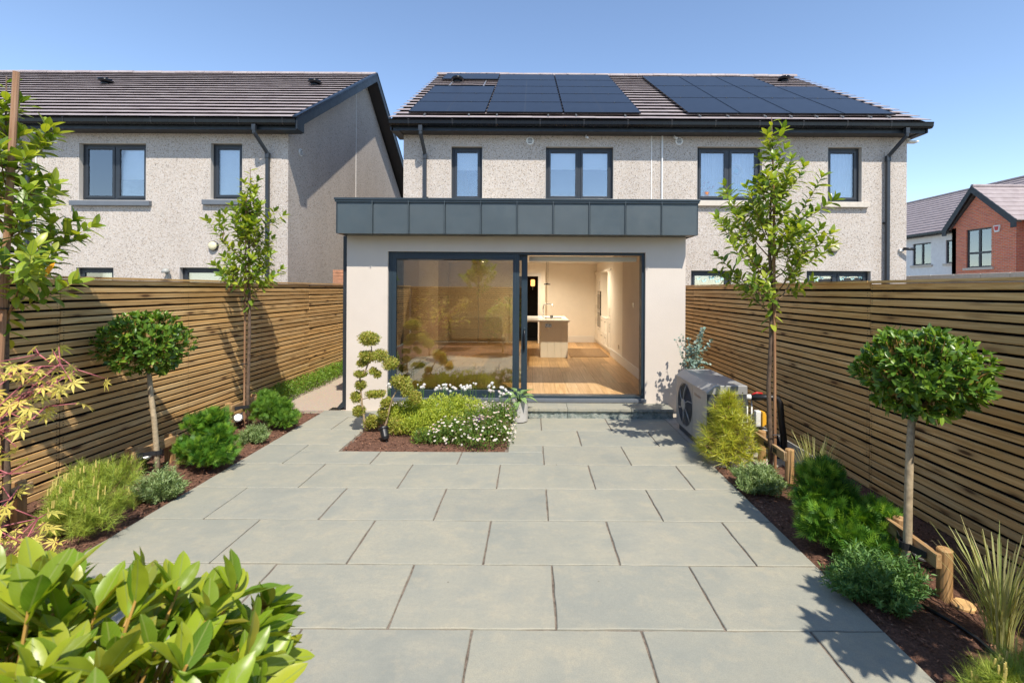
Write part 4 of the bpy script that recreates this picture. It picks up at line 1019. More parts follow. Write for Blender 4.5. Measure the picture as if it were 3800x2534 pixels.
for k in range(3):
    m = MB(); a0 = k*2*math.pi/3
    for j in range(6):
        def bp(r_, q): aa = a0+q*1.3; return (HX0+.055+.045*q, FCY+r_*math.cos(aa), FCZ+r_*math.sin(aa))
        m.quad(bp(.06, j/6), bp(.235, j/6), bp(.235, (j+1)/6), bp(.06, (j+1)/6))
    m.build('blade', 'black_plastic', fan, smooth=True)
gr_ = empty('fan_grille', None, parent=hp)
for k in range(11):
    rr = .075+.0185*k; pts = [(HX0-.008-.014*(1-rr/.27), FCY+rr*math.cos(a), FCZ+rr*math.sin(a)) for a in [2*math.pi*i/36 for i in range(37)]]
    MB().tube(pts, .0030, 5, cap=False).build('grille_ring', 'pump_dark', gr_, smooth=True)
for k in range(6):
    a = R(30)+k*math.pi/3
    MB().tube([(HX0-.024, FCY+.06*math.cos(a), FCZ+.06*math.sin(a)), (HX0-.018, FCY+.17*math.cos(a+.08), FCZ+.17*math.sin(a+.08)), (HX0-.002, FCY+.272*math.cos(a+.25), FCZ+.272*math.sin(a+.25))], .0058, 6).build('grille_spoke', 'pump_silver', gr_, smooth=True)
MB().lathe([(.068,0),(.068,.012),(.060,.016)], (HX0-.016, FCY, FCZ), 22, (-1,0,0)).build('hub_disc', 'pump_silver', gr_)
fc = bpy.data.curves.new('maker_lettering', 'FONT'); fc.body = 'KDimplex'; fc.size = .052; fc.extrude = .0008
fo = bpy.data.objects.new('tmp', fc); C.objects.link(fo); bpy.context.view_layer.update()
tm = bpy.data.meshes.new_from_object(fo.evaluated_get(bpy.context.evaluated_depsgraph_get())); bpy.data.objects.remove(fo)
tm.materials.clear(); tm.materials.append(M['lettering'])
lt = bpy.data.objects.new('maker_lettering', tm); C.objects.link(lt); lt.parent = hp
lt.matrix_local = Matrix.Translation(-OFF[hp.name]) @ Matrix(((0,0,-1,HX0-.0016),(-1,0,0,5.66),(0,1,0,.585),(0,0,0,1)))
pp = empty('insulated_pipes', (2.55, 5.2, 0), 'black insulated pipes running from the heat pump down the fence', 'pipes')
PX = 2.90
MB().tube([(2.375, 5.32, .64), (2.46, 5.32, .64)], .030, 10).build('valve_body', 'white_plastic', pp, smooth=True)
MB().tube([(2.45, 5.31, .67), (2.50, 5.31, .69), (2.56, 5.30, .685)], .010, 8).build('valve_lever', 'red_plastic', pp, smooth=True)
MB().tube([(2.44, 5.32, .64), (2.66, 5.30, .64), (2.72, 5.29, .63), (2.745, 5.28, .58), (2.75, 5.26, .40), (2.77, 5.25, .2), (2.78, 5.25, -.01)], .034, 10).build('pipe', 'black_plastic', pp, smooth=True)
MB().tube([(2.375, 5.32, .28), (2.60, 5.30, .27), (2.68, 5.27, .24), (2.70, 5.25, .15), (2.70, 5.25, -.01)], .034, 10).build('pipe', 'black_plastic', pp, smooth=True)
MB().tube([(2.70, 5.25, .14), (2.70, 5.25, -.005)], .038, 10).build('pipe_sleeve', 'pipe_blue', pp, smooth=True)
for x_ in (2.42, 2.47): MB().tube([(x_, 5.36, .05), (x_, 5.36, .62)], .009, 8).build('thin_pipe', 'white_plastic', pp, smooth=True)
mb_ = empty('meter_box', (2.55, 5.3, .2), 'small yellow and white valve box beside the heat pump', 'valve box')
MB().box(2.47, 2.53, 5.26, 5.32, .33, .50).build('cover', 'white_plastic', mb_, bevel=.008); MB().prism([(2.532, .33), (2.532, .50), (2.56, .495), (2.575, .46), (2.575, .36)], 'Y', 5.235, 5.31).build('body', 'yellow_plastic', mb_, bevel=.005)

# ------------------------------------------------------------------ right background
bwall = empty('boundary_wall', (9.4, 10, 0), 'pale concrete block wall behind the right fence', 'wall')
MB().box(9.36, 9.56, 3.0, 24.0, -.1, 2.10).build('blockwork', 'concrete', bwall)
for k in range(14):
    y_ = 5.0+.62*k; MB().box(9.31, 9.61, y_+.003, y_+.617, 2.102, 2.20).build('coping_stone', 'concrete_sill', bwall, bevel=.01)
for k in range(26):
    for j in range(2):
        y_ = 4.6+.45*k+(.225 if j else 0); MB().box(9.352, 9.3595, y_+.006, y_+.444, 1.65+.225*j+.006, 1.65+.225*j+.219).build('block', 'concrete', bwall)
bh = empty('brick_house', (22.5, 25, 0), 'distant red brick house with grey tiled roofs and a white side wing', 'house')
WX, GX = 22.75, 22.2; GY0, GY1, GYm = 22.0, 25.35, 23.95; EZ = 5.12; RX, RZ = 26.4, 7.95
def xwall(name, mat, X, y0, y1, z0, z1, holes, gable=None):
    m = holed(MB(), y0, y1, z0, z1, 0, .25, holes)       # drawn in (Y, depth, Z), then turned to face -X
    m.v = [(X+d, y, z) for y, d, z in m.v]; return m.build(name, mat, bh)
def xwindow(X, y0, y1, z0, z1, mull=1, trans=None):
    w = empty('window', None, parent=bh)
    def bx(mb, y0, y1, d0, d1, z0, z1): return mb.box(X+d0, X+d1, y0, y1, z0, z1)
    m = MB()
    for a, b, c, d in ((y0,y0+.07,z0,z1),(y1-.07,y1,z0,z1),(y0+.07,y1-.07,z0,z0+.07),(y0+.07,y1-.07,z1-.07,z1)): bx(m, a, b, .06, .13, c, d)
    ym = (y0+y1)/2; bx(m, ym-.05, ym+.05, .055, .13, z0+.07, z1-.07)
    if trans: bx(m, y0+.07, ym-.05, .055, .13, trans-.05, trans+.05); bx(m, ym+.05, y1-.07, .055, .13, trans-.05, trans+.05)
    m.build('frame', 'anthracite', w); bx(MB(), y0+.07, y1-.07, .09, .10, z0+.07, z1-.07).build('pane', 'window_glass', w)
    m = MB(); k = 18
    for j in range(k):
        a, b = y0+(y1-y0)*j/k, y0+(y1-y0)*(j+1)/k
        m.quad((X+.24+.03*math.sin(j*2), a, z0), (X+.24+.03*math.sin(j*2+2), b, z0), (X+.24+.03*math.sin(j*2+2), b, z1), (X+.24+.03*math.sin(j*2), a, z1))
    m.build('curtain', 'curtain', w, smooth=True)
    bx(MB(), y0-.12, y1+.12, -.08, .12, z0-.12, z0-.002).build('sill', 'concrete_sill', w)
def ypx(x, X): return X*1103/(x-1219)
gwin = (ypx(2276, GX), ypx(2218, GX), 3.02, 4.95)
xwall('gable_wall', 'brick_wall', GX, GY0, GY1, -.1, EZ, [gwin])
MB().prism([(GY0, EZ+.001), (GY1, EZ+.001), (GYm-.14, 6.75)], 'X', GX, GX+.25).build('gable_top', 'brick_wall', bh)
MB().box(GX, WX+.3, GY1-.25, GY1-.001, -.1, EZ).build('return_wall', 'brick_wall', bh)
MB().box(GX+.251, WX+.3, GY0, GY0+.25, -.1, EZ).build('return_wall', 'brick_wall', bh)
xwindow(GX, *gwin, trans=3.75)
ww = (ypx(2137, WX), ypx(2095, WX), 3.35, 4.62); ww2 = (ypx(2200, WX), ypx(2171, WX), 3.35, 4.62)
xwall('side_wing_wall', 'white_render', WX, GY1, 40.0, 2.52, EZ, [ww, ww2]); xwall('side_wing_base', 'brick_wall', WX-.02, GY1, 40.0, -.1, 2.515, [])
xwindow(WX, *ww); xwindow(WX, *ww2)
xwall('brick_wall', 'brick_wall', WX, 8.0, GY0-.001, -.1, EZ, [])
def tiled(poly_fn, name, nx, gauge_n, parent):
    """courses as overlapping strips from eave to ridge: poly_fn(u, v) -> point"""
    m = MB(); n = gauge_n
    for j in range(n):
        a, b = j/n, (j+1)/n
        p0, p1, p2, p3 = poly_fn(0, a), poly_fn(1, a), poly_fn(1, b), poly_fn(0, b); up = Vector((0,0,.045))
        m.quad(p0+up, p1+up, p2, p3); m.quad(p0, p1, p1+up, p0+up)
    return m.build(name, 'roof_tile', parent)
rr_ = empty('roof', None, parent=bh)
def main_slope(u, v): return Vector((22.35+(RX-22.35)*v, 42+(7.0-42)*u, EZ+(RZ-EZ)*v))
tiled(main_slope, 'tile_courses', 1, 15, rr_)
MB().quad((RX, 42, RZ), (RX, 7, RZ), (RX+4, 7, EZ), (RX+4, 42, EZ)).build('far_slope', 'roof_tile', rr_)
AZ = 7.05; xe = RX-.9
def gl_(u, v): return Vector((21.95+(xe-21.95)*(u if v > .5 else u), GY1+.28+(GYm-GY1-.28)*v, EZ-.05+(AZ-EZ+.05)*v))
def gr2(u, v): return Vector((21.95+(xe-21.95)*(1-u), GY0-.28+(GYm-GY0+.28)*v, EZ-.05+(AZ-EZ+.05)*v))
tiled(gl_, 'tile_courses', 1, 8, rr_); tiled(gr2, 'tile_courses', 1, 8, rr_)
MB().tube([(21.95, GYm, AZ+.03), (xe, GYm, AZ+.03)], .09, 8).build('ridge_tiles', 'roof_tile', rr_)
MB().tube([(RX, 42, RZ+.02), (RX, 7, RZ+.02)], .09, 8).build('ridge_tiles', 'roof_tile', rr_)
for sgn, ya in ((1, GY0-.28), (-1, GY1+.28)):
    z0_ = EZ-.05
    MB().prism([(ya, z0_+.03), (GYm-.001*sgn, AZ+.03), (GYm-.001*sgn, AZ-.30), (ya+.25*sgn, z0_-.10), (ya+.25*sgn, z0_-.32), (ya, z0_-.32)], 'X', 21.90, 21.945).build('barge_board', 'barge', bh)
    MB().prism([(ya+.02*sgn, z0_-.05), (GYm-.002*sgn, AZ-.06), (GYm-.002*sgn, AZ-.09), (ya+.02*sgn, z0_-.08)], 'X', 21.946, GX-.001).build('verge_soffit', 'soffit', bh)
MB().box(22.28, 22.40, GY1+.3, 42, EZ-.12, EZ-.005).build('gutter', 'gutter_black', bh); MB().box(22.41, WX-.001, GY1+.3, 42, EZ-.16, EZ-.13).build('soffit', 'soffit', bh)
MB().box(22.28, 22.40, 8, GY0-.3, EZ-.12, EZ-.005).build('gutter', 'gutter_black', bh); MB().box(22.41, WX-.001, 8, GY0-.3, EZ-.16, EZ-.13).build('soffit', 'soffit', bh)
MB().box(WX-.09, WX-.02, 21.6, 21.67, 0, EZ-.1).build('downpipe', 'gutter_black', bh)
ab = empty('alarm_box', (GX, 22.9, 4.6), 'white alarm box with red panel on the distant brick gable', 'alarm box')
ya_ = ypx(2290, GX); MB().prism([(ya_-.17, 4.98), (ya_+.17, 4.98), (ya_+.10, 4.66), (ya_-.10, 4.66)], 'X', GX-.07, GX-.001).build('case', 'white_plastic', ab, bevel=.01)
MB().prism([(ya_-.12, 4.93), (ya_+.12, 4.93), (ya_+.07, 4.74), (ya_-.07, 4.74)], 'X', GX-.074, GX-.0705).build('front_panel', 'red_plastic', ab)
bp_ = empty('brick_pier', (-4.05, 11.6, 0), 'top of a stepped terracotta brick pier behind the left fence by the extension', 'brick pier')
for k in range(30): MB().box(-4.62+.0, -4.30+(.03 if k > 26 else .06)*0-.05*(k > 27), 11.2, 11.52, .002+.075*k, .070+.075*k).build('brick', 'terracotta', bp_)

# small things in the right neighbour's windows
def butterfly(x, z, s, y, ang):
    m = MB()
    for sg in (-1, 1):
        m.quad((0,0,0), (sg*s*.55, -.004, s*.62), (sg*s*.95, -.004, s*.30), (sg*s*.55, -.003, -.05*s)); m.quad((0,0,-.02*s), (sg*s*.55, -.003, -.08*s), (sg*s*.60, -.004, -.5*s), (sg*s*.2, -.003, -.35*s))
    ca, sa = math.cos(ang), math.sin(ang); m.v = [(x+a*ca-c*sa, y+b, z+a*sa+c*ca) for a, b, c in m.v]
    return m
spots = [(1608,640),(1621,645),(1638,638),(1652,646),(1664,641),(1645,632),(1668,633),(1868,637),(1880,643),(1893,638),(1940,640),(1952,634),(1965,640),(1983,637)]
ORD7 = ['first', 'second', 'third', 'fourth', 'fifth', 'sixth', 'seventh']; spots = sorted(spots)
for i, (px, py) in enumerate(spots):
    o = butterfly(PXM(px), PZ(px, py), .05+.012*(i % 3), HY+.108, random.uniform(-.4,.4)).build('butterfly_sticker', 'sticker_mint', label=('pale mint butterfly sticker, ' + ORD7[i % 7] + (' from left on the small window beside the extension' if i < 7 else ' from left on the patio door glass')), cat='sticker', group=('butterflies on the lower window' if i < 7 else 'butterflies on the patio door'))
dc = empty('dreamcatcher', (PXM(1697), HY+.18, 4.2), 'teal and white round dreamcatcher hanging inside the upper window', 'dreamcatcher')
rp = [(PXM(1697)+.13*math.cos(a), HY+.19, PZ(1697,388)+.13*math.sin(a)) for a in [2*math.pi*i/28 for i in range(29)]]
MB().tube(rp, .028, 6, cap=False).build('hoop', 'white_paint', dc, smooth=True)
MB().lathe([(.05,0),(.05,.01)], (PXM(1697), HY+.19, PZ(1697,388)), 16, (0,-1,0)).build('centre_disc', 'teal_yarn', dc)
for k in range(11):
    a = R(-160+14*k); x_, z_ = PXM(1697)+.2*math.cos(a), PZ(1697,395)-.05+.2*math.sin(a)
    MB().tube([(x_, HY+.19, z_), (x_, HY+.19, z_-.10)], [.012,.026], 6).build('tassel', 'teal_yarn', dc); MB().tube([(x_, HY+.19, z_-.11), (x_, HY+.19, z_-.24)], [.014,.026], 6).build('tassel', 'white_paint', dc)
fp = empty('flower_pot', (PXM(1624), HY+.19, 3.75), 'orange flower pot with dried pink flowers inside the upper window', 'flower pot')
zb_ = mw3[2]+.07
MB().lathe([(.07,0),(.09,.12),(.095,.13)], (PXM(1626), HY+.19, zb_+.02), 14).build('pot', 'orange_pot', fp)
for k in range(12):
    a = random.uniform(-1,1); p = (PXM(1626)+.17*a, HY+.19, zb_+.22+.22*random.random()); MB().tube([(PXM(1626), HY+.19, zb_+.14), p], .004, 5).build('stem', 'twig', fp); MB().lathe([(.01,-.03),(.035,0),(.01,.03)], p, 7).build('flower', 'acer_stem' if k % 3 else 'white_paint', fp)
vs = empty('white_vase', (PXM(1916), HY+.19, 3.7), 'white vase with red flowers inside the narrow upper window', 'vase')
MB().lathe([(.05,0),(.09,.06),(.08,.14),(.05,.18)], (PXM(1914), HY+.19, mw4[2]+.09), 14).build('body', 'white_paint', vs, smooth=True)
for k in range(5): MB().lathe([(.01,-.03),(.045,0),(.01,.03)], (PXM(1909)+.05*random.uniform(-1,1), HY+.19, mw4[2]+.34+.08*random.random()), 8).build('flower', 'red_plastic', vs)

# ------------------------------------------------------------------ plants
def gpx(x, y):
    """ground position under a pixel of the 2351 wide picture"""
    yy = y-.0055*(x-1219); Y = 1103*CAMZ/(yy-664); return ((x-1219)/1103*Y, Y)
LEAF_OV = [leaf_base(5, .40, .30, c) for c in (.15, .35, -.1)]
LEAF_LAN = [leaf_base(5, .39, .25, c) for c in (.30, .65, .05)]
LEAF_LOW = leaf_base(2, .44, .25, .3)
LEAF_TINY = (np.array([(0,0,0),(.24,.5,.06),(0,1,-.05),(-.24,.5,.06)]), [(0,1,2,3)], np.array([(.5,0),(1,.5),(.5,1),(0,.5)]))
NEEDLE = needle_base(.05)
def shell(n, c, r, lo=.75, hi=1.0, zmin=-1.0):
    d = rdir(n*3); d = d[d[:, 2] > zmin][:n]; k = RNG.uniform(lo, hi, len(d))[:, None]
    return np.array(c) + d*k*np.array(r), unit(d/np.array(r))
def whorls(tip, axis, per, spread=(.5, 1.1), ln=.07, lnv=.3):
    """leaves round shoot tips"""
    m = len(tip); ax = unit(axis); pos = np.repeat(tip, per, 0); A = np.repeat(ax, per, 0)
    rd = rdir(m*per); rd = unit(rd - A*np.sum(rd*A, 1, keepdims=True)); ang = RNG.uniform(*spread, m*per)[:, None]
    d = A*np.cos(ang) + rd*np.sin(ang)
    n = A*np.sin(ang) - rd*np.cos(ang); n = -n if False else A*np.sin(ang) - rd*np.cos(ang)
    back = RNG.uniform(0, .5, m*per)[:, None]*ln*.8
    return pos - A*back, d, n + RNG.normal(size=d.shape)*.25, ln*RNG.uniform(1-lnv, 1+lnv, m*per)
def in_front(px): return px

def bay_tree(name, label, base, crown, rad, seed, shoots=430, per=7, ln=.056, mat='bay_leaf', bases=LEAF_OV, most=300, stem_top=None, group='standard bay trees'):
    global RNG; RNG = np.random.default_rng(seed)
    root = empty(name, base, label, 'tree', group)
    c = Vector(crown); b = Vector(base); t0 = stem_top or (c.x, c.y, c.z-rad[2]*.5)
    mid = b.lerp(Vector(t0), .5) + Vector((random.uniform(-.015,.015), 0, 0))
    MB().tube([b - Vector((0,0,.03)), b.lerp(mid, .5)+Vector((.004,0,0)), mid, mid.lerp(Vector(t0), .5)+Vector((-.004,0,0)), t0], [.026,.024,.023,.022,.020], 12).build('trunk', 'bark_grey', root, smooth=True)
    m = MB()
    for k in range(26):
        d = rdir(1)[0]; d[2] = abs(d[2])*.8 - .15; e = c + Vector((d[0]*rad[0], d[1]*rad[1], d[2]*rad[2]))*.85; s0 = Vector(t0)
        m.tube([s0, s0.lerp(e, .5)+Vector((0,0,.03)), e], [.008,.005,.003], 5)
    m.build('branches', 'twig', root)
    tip, nn = shell(shoots, crown, rad, .78, 1.04)
    w = 1 + .10*np.sin(nn[:, :1]*7+seed)*np.cos(nn[:, 1:2]*6); tip = np.array(crown) + (tip-np.array(crown))*w
    ax = unit(nn + np.array((0, 0, .55)))
    m = MB()
    for q, a_ in zip(tip, ax): m.tube([q-a_*ln*1.3, q+a_*ln*.12], [.0034, .0022], 5)
    m.build('shoots', 'shoot', root)['kind'] = 'stuff'
    p, d, n, s = whorls(tip, ax, per, (.30, 1.15), ln)
    tip2, nn2 = shell(shoots//2, crown, rad, .35, .75); p2, d2, n2, s2 = whorls(tip2, nn2+np.array((0,0,.3)), per-1, (.4, 1.4), ln)
    P = np.concatenate([p, p2]); D = np.concatenate([d, d2]); N = np.concatenate([n, n2]); Sx = np.concatenate([s, s2])
    leaf_parts('leaf', bases, P, frames(D, N), Sx, mat, root, most)
    return root
def shrub_tree(name, label, base, z0, zt, hw, seed, most=300, nbr=29, lean=0.0, ln=.118, stake_side=1, view=True):
    global RNG; RNG = np.random.default_rng(seed); rs = random.Random(seed)
    root = empty(name, base, label, 'tree', 'young staked evergreen trees')
    bx, by, bz = base; H = zt
    tp = [Vector((bx+.012*math.sin(k*1.7+seed)+lean*k/8, by+.010*math.cos(k*2.1+seed), bz-.03+(H-bz)*k/8)) for k in range(9)]
    MB().tube(tp, [.024,.023,.021,.020,.018,.015,.011,.007,.004], 10).build('trunk', 'bark_brown', root, smooth=True)
    def trunk_at(z):
        f = max(0, min(7.999, (z-bz)/(H-bz)*8)); i = int(f); return tp[i].lerp(tp[i+1], f-i)
    br = MB(); P = []; D = []; N = []; Sx = []
    def put(p, d, n, s): P.append(tuple(p)); D.append(tuple(d)); N.append(tuple(n)); Sx.append(s)
    def twig(p0, d0, L, r0, depth):
        pts = [Vector(p0)]; d = Vector(d0).normalized(); seg = 5
        for k in range(seg):
            d = (d + Vector((rs.uniform(-.12,.12), rs.uniform(-.12,.12), .13))).normalized(); pts.append(pts[-1]+d*L/seg)
        br.tube(pts, [r0*(1-.75*k/seg) for k in range(seg+1)], 5)
        az = rs.uniform(0, 6.28); n_l = max(4, int(L/.022))
        for k in range(n_l):
            f = .30+.70*k/n_l; i = min(seg-1, int(f*seg)); q = pts[i].lerp(pts[i+1], f*seg-i); dd = (pts[i+1]-pts[i]).normalized()
            az += 2.4; a = dd.orthogonal().normalized(); b = dd.cross(a); o = a*math.cos(az)+b*math.sin(az)
            ld = dd*.55+o*.9+Vector((0,0,rs.uniform(-.35,.15))); put(q, ld, Vector((0,0,1))+dd*.3+Vector((rs.uniform(-.4,.4), rs.uniform(-.4,.4), 0)), ln*rs.uniform(.65,1.1))
        for k in range(5):
            az += 1.3; a = d.orthogonal().normalized(); b = d.cross(a); o = a*math.cos(az)+b*math.sin(az)
            put(pts[-1], d*.9+o*.6, d*.5-o*.6+Vector((0,0,.5)), ln*rs.uniform(.6,1.0))
        if depth:
            for k in range(rs.choice((2, 2, 3))):
                i = rs.randint(1, 3); dd = (pts[i+1]-pts[i]).normalized(); a = dd.orthogonal().normalized(); b = dd.cross(a); w = rs.uniform(0, 6.28)
                twig(pts[i], dd*.8+(a*math.cos(w)+b*math.sin(w))*.75, L*rs.uniform(.4,.62), r0*.6, depth-1)
    for k in range(nbr):
        f = (k+.5)/nbr; z = z0+.12+(zt-z0-.42)*(f**1.15); p = trunk_at(z)
        az = k*2.39996+seed; prof = (1.0 if f < .35 else 1.0-(f-.35)*1.12); L = hw*prof*rs.choice((.55,.7,.85,.95,1.05,1.25))
        if f > .82: L = hw*.30
        el = .55+.55*f
        twig(p, Vector((math.cos(az)*math.cos(el), math.sin(az)*math.cos(el), math.sin(el)*.8)), max(.12, L*1.12), .0085*(1-.5*f), 1 if f < .75 else 0)
    for k in range(22):                              # up the leader
        z = zt-.95+.95*k/22; p = trunk_at(z); w = k*2.4; put(p, Vector((math.cos(w), math.sin(w), .45)), Vector((0,0,1)), ln*rs.uniform(.7,.95))
    for k in range(26):                              # short leaves hanging low in the crown and up the leader
        z = zt-.40+.40*k/26 if k < 14 else z0+.02+.35*(k-14)/12; p = trunk_at(z); w = k*2.4; o = Vector((math.cos(w), math.sin(w), 0))
        put(p, o+Vector((0,0,.4 if k < 14 else -.5)), Vector((0,0,1)), ln*(.75 if k < 14 else 1.1))
    br.build('branches', 'twig', root, smooth=True)
    P = np.array(P); leaf_parts('leaf', LEAF_LAN, P, frames(np.array(D), np.array(N)), np.array(Sx), 'tree_leaf', root, most)
    return root
def stake(base, top, label, r=.021, ties=()):
    o = empty('tree_stake', base, label, 'stake', 'tree stakes')
    MB().tube([base, Vector(base).lerp(Vector(top), .5), top], [r, r*.96, r*.9], 10).build('pole', 'stake_wood', o, smooth=False)
    for f in ties:
        p = Vector(base).lerp(Vector(top), f); MB().tube([(p.x-.035, p.y-.03, p.z), (p.x+.03, p.y-.035, p.z+.004), (p.x+.03, p.y+.03, p.z), (p.x-.035, p.y+.03, p.z)], .006, 6).build('tie', 'strap_black', o)
def support(posts, h, label, trunk, round_=True):
    """two short posts, a rail screwed between them and a rubber strap round the trunk"""
    (xa, ya), (xb, yb) = posts; o = empty('tree_support', ((xa+xb)/2, (ya+yb)/2, 0), label, 'tree support', 'post and rail tree supports')
    for x, y in posts:
        if round_: MB().lathe([(.038,-.05),(.040,.0),(.039,h*.5),(.040,h-.006),(.034,h)], (x, y, 0), 14).build('post', 'post_wood', o, smooth=False)
        else: MB().box(x-.036, x+.036, y-.036, y+.036, -.05, h).build('post', 'post_wood', o, bevel=.005)
    d = Vector((xb-xa, yb-ya, 0)).normalized(); q = Vector((d.y, -d.x, 0)); q = q if (Vector((trunk[0], trunk[1], 0))-Vector((xa, ya, 0))).dot(q) > 0 else -q
    a = Vector((xa, ya, h-.065)) - d*.05 + q*.052; b = Vector((xb, yb, h-.065)) + d*.03 + q*.052; w = q*.016; up = Vector((0,0,.042))
    m = MB(); k = [a-w-up, b-w-up, b+w-up, a+w-up, a-w+up, b-w+up, b+w+up, a+w+up]; m.v = [tuple(p) for p in k]
    m.f = [(0,3,2,1),(4,5,6,7),(0,1,5,4),(1,2,6,5),(2,3,7,6),(3,0,4,7)]; m.build('rail', 'rail_wood', o, bevel=.003)
    if trunk:
        tx, ty = trunk; c = Vector((tx, ty, h-.07)); m = MB(); rr = .033; prev = None
        f0 = (c-a).dot(d); pa = a+d*(f0-.13)+q*.022+Vector((0,0,.0)); pb = a+d*(f0+.13)+q*.022
        pa.z = pb.z = h-.065
        loop = [pa, pa.lerp(c, .55)+q*.01]; base_ang = math.atan2(-q.y, -q.x)
        for i in range(9):
            w_ = base_ang + math.pi*.5 + (i/8)*math.pi + math.pi*0
            loop.append(c + Vector((math.cos(w_+math.pi*0), math.sin(w_), 0))*rr*-1 if False else c + (q*math.sin(math.pi*i/8) - d*math.cos(math.pi*i/8))*rr)
        loop += [pb.lerp(c, .55)+q*.01, pb]
        for p0, p1 in zip(loop, loop[1:]):
            h_ = Vector((0,0,.021)); m.quad(p0-h_, p1-h_, p1+h_, p0+h_)
        ob = m.build('strap', 'strap_black', o); sm = ob.modifiers.new('solid', 'SOLIDIFY'); sm.thickness = .004
    return o
def spotlight(x, y, label, aim=(0, -.5, .8), z=.0):
    o = empty('garden_spotlight', (x, y, z), label, 'spotlight', 'black garden spotlights')
    ax = Vector(aim).normalized(); c = Vector((x, y, z+.13))
    MB().tube([(x, y, z-.03), (x, y, z+.07)], [.008,.012], 8).build('spike', 'black_plastic', o)
    MB().lathe([(.030,-.10),(.046,-.07),(.048,.02),(.060,.03),(.060,.05),(.050,.052)], c, 22, ax).build('housing', 'black_plastic', o, smooth=False)
    MB().lathe([(.047,.053),(.040,.056),(.015,.057)], c, 20, ax).build('lens', 'steel', o)
    MB().tube([c-ax*.09, c-ax*.13+Vector((.02,0,-.03)), (x+.08, y+.03, z+.012), (x+.2, y+.05, z+.008)], .005, 6).build('cable', 'black_plastic', o)

def mound_points(n, blobs, lo=.82, hi=1.03, zmin=-.15):
    P = []; Nn = []; wts = np.array([b[3]*b[4] for b in blobs]); wts = wts/wts.sum()
    for b, k in zip(blobs, (wts*n).astype(int)):
        p, q = shell(k, b[:3], b[3:6], lo, hi, zmin); P.append(p); Nn.append(q)
    P = np.concatenate(P); Nn = np.concatenate(Nn); keep = P[:, 2] > .0
    return P[keep], Nn[keep]
def rootless(name, label, cat, loc, group=None): return empty(name, loc, label, cat, group)
def stems_to(root, p, base, k, r=.003, mat='twig', name='stems'):
    m = MB(); idx = RNG.choice(len(p), min(k, len(p)), replace=False); b = Vector(base)
    for i in idx:
        e = Vector(p[i]); m.tube([b + Vector((RNG.uniform(-.03,.03), RNG.uniform(-.03,.03), 0)), b.lerp(e, .5)+Vector((0,0,.03)), e], [r*1.6, r, r*.5], 4)
    m.build(name, mat, root)
def needles(root, tips, axes, per, ln, mat, name='needles', spread=(.3, 1.2), w=.05, ret=False):
    p, d, n, s = whorls(tips, axes, per, spread, ln, .25)
    sc = np.stack([s*w/.05, s, s], 1); scatter(name, NEEDLE, p, frames(d, n), sc, mat, root)
def lobed(blobs, k=6, f=.42, rs_=None):
    """break each blob into smaller uneven clumps"""
    out = []
    for b in blobs:
        d = rdir(k); d[:, 2] = np.abs(d[:, 2])*1.1-.25
        for q in d:
            w = f*RNG.uniform(.6, 1.35); e = RNG.uniform(.62, .98)
            out.append((b[0]+q[0]*b[3]*e, b[1]+q[1]*b[4]*e, max(.03, b[2]+q[2]*b[5]*e), b[3]*w, b[4]*w, b[5]*w))
    return out
def mugo(label, x, y, r, h, seed):
    global RNG; RNG = np.random.default_rng(seed)
    o = rootless('dwarf_pine', label, 'shrub', (x, y, 0), 'dwarf pines')
    blobs = [(x, y, h*.42, r*.8, r*.8, h*.5), (x-.16, y+.05, h*.36, r*.55, r*.55, h*.42), (x+.15, y-.1, h*.34, r*.55, r*.55, h*.42), (x+.05, y-.22, h*.25, r*.5, r*.4, h*.32)]
    tips, nn = mound_points(470, lobed(blobs, 7, .45)+[(b[0], b[1], b[2], b[3]*.85, b[4]*.85, b[5]*.85) for b in blobs]); ax = unit(nn+np.array((0,0,.8)))
    stems_to(o, tips, (x, y, 0), 60, .004)
    k = len(tips); t2 = np.concatenate([tips, tips-ax*.035, tips-ax*.07]); a2 = np.concatenate([ax, ax, ax])
    needles(o, t2, a2, 26, .070, 'pine_needle', w=.026, spread=(.35, 1.4))
    up = np.where(tips[:, 2] > h*.36)[0]; RNG.shuffle(up); up = up[:85]; m = MB()
    for i in up:
        for _ in range(2 if RNG.random() < .5 else 1):
            b = Vector(tips[i]) + Vector((RNG.uniform(-.012,.012), RNG.uniform(-.012,.012), 0)); m.tube([b, b+Vector((RNG.uniform(-.006,.006), RNG.uniform(-.006,.006), RNG.uniform(.035,.065)))], [.0055,.0035], 5)
    c = m.build('candles', 'candle', o); c['kind'] = 'stuff'
def umbrella_pine(label, x, y, r, h, seed):
    global RNG; RNG = np.random.default_rng(seed)
    o = rootless('umbrella_pine', label, 'shrub', (x, y, 0))
    P = []; A = []; m = MB(); m.tube([(x, y, -.02), (x, y, h*.97)], [.016,.005], 6)
    for k in range(150):
        f = (k+.5)/150; z = h*(.06+.92*f); w = k*2.39996; rad = r*(1-f)**.55*RNG.uniform(.4, 1.05)
        e = np.array((x+rad*math.cos(w), y+rad*math.sin(w), min(h, z+rad*.22))); P.append(e); A.append((math.cos(w)*.8*(1-f*.7), math.sin(w)*.8*(1-f*.7), .75)); m.tube([(x, y, z*.9), tuple(e)], [.006,.003], 4)
    m.build('branches', 'twig', o); P = np.array(P); A = unit(np.array(A))
    needles(o, P, A, 34, .115, 'umbrella_needle', w=.042, spread=(.55, 1.5)); needles(o, P-A*.05, A, 18, .11, 'umbrella_needle', w=.042, spread=(.7, 1.6), name='inner_needles')
    b = MB()
    for i in range(0, 150, 3):
        p = Vector(P[i]); a = Vector(A[i]); b.tube([p, p+a*.03], [.006,.003], 5)
    b.build('buds', 'twig', o)
SPRAY_V = []; SPRAY_F = []
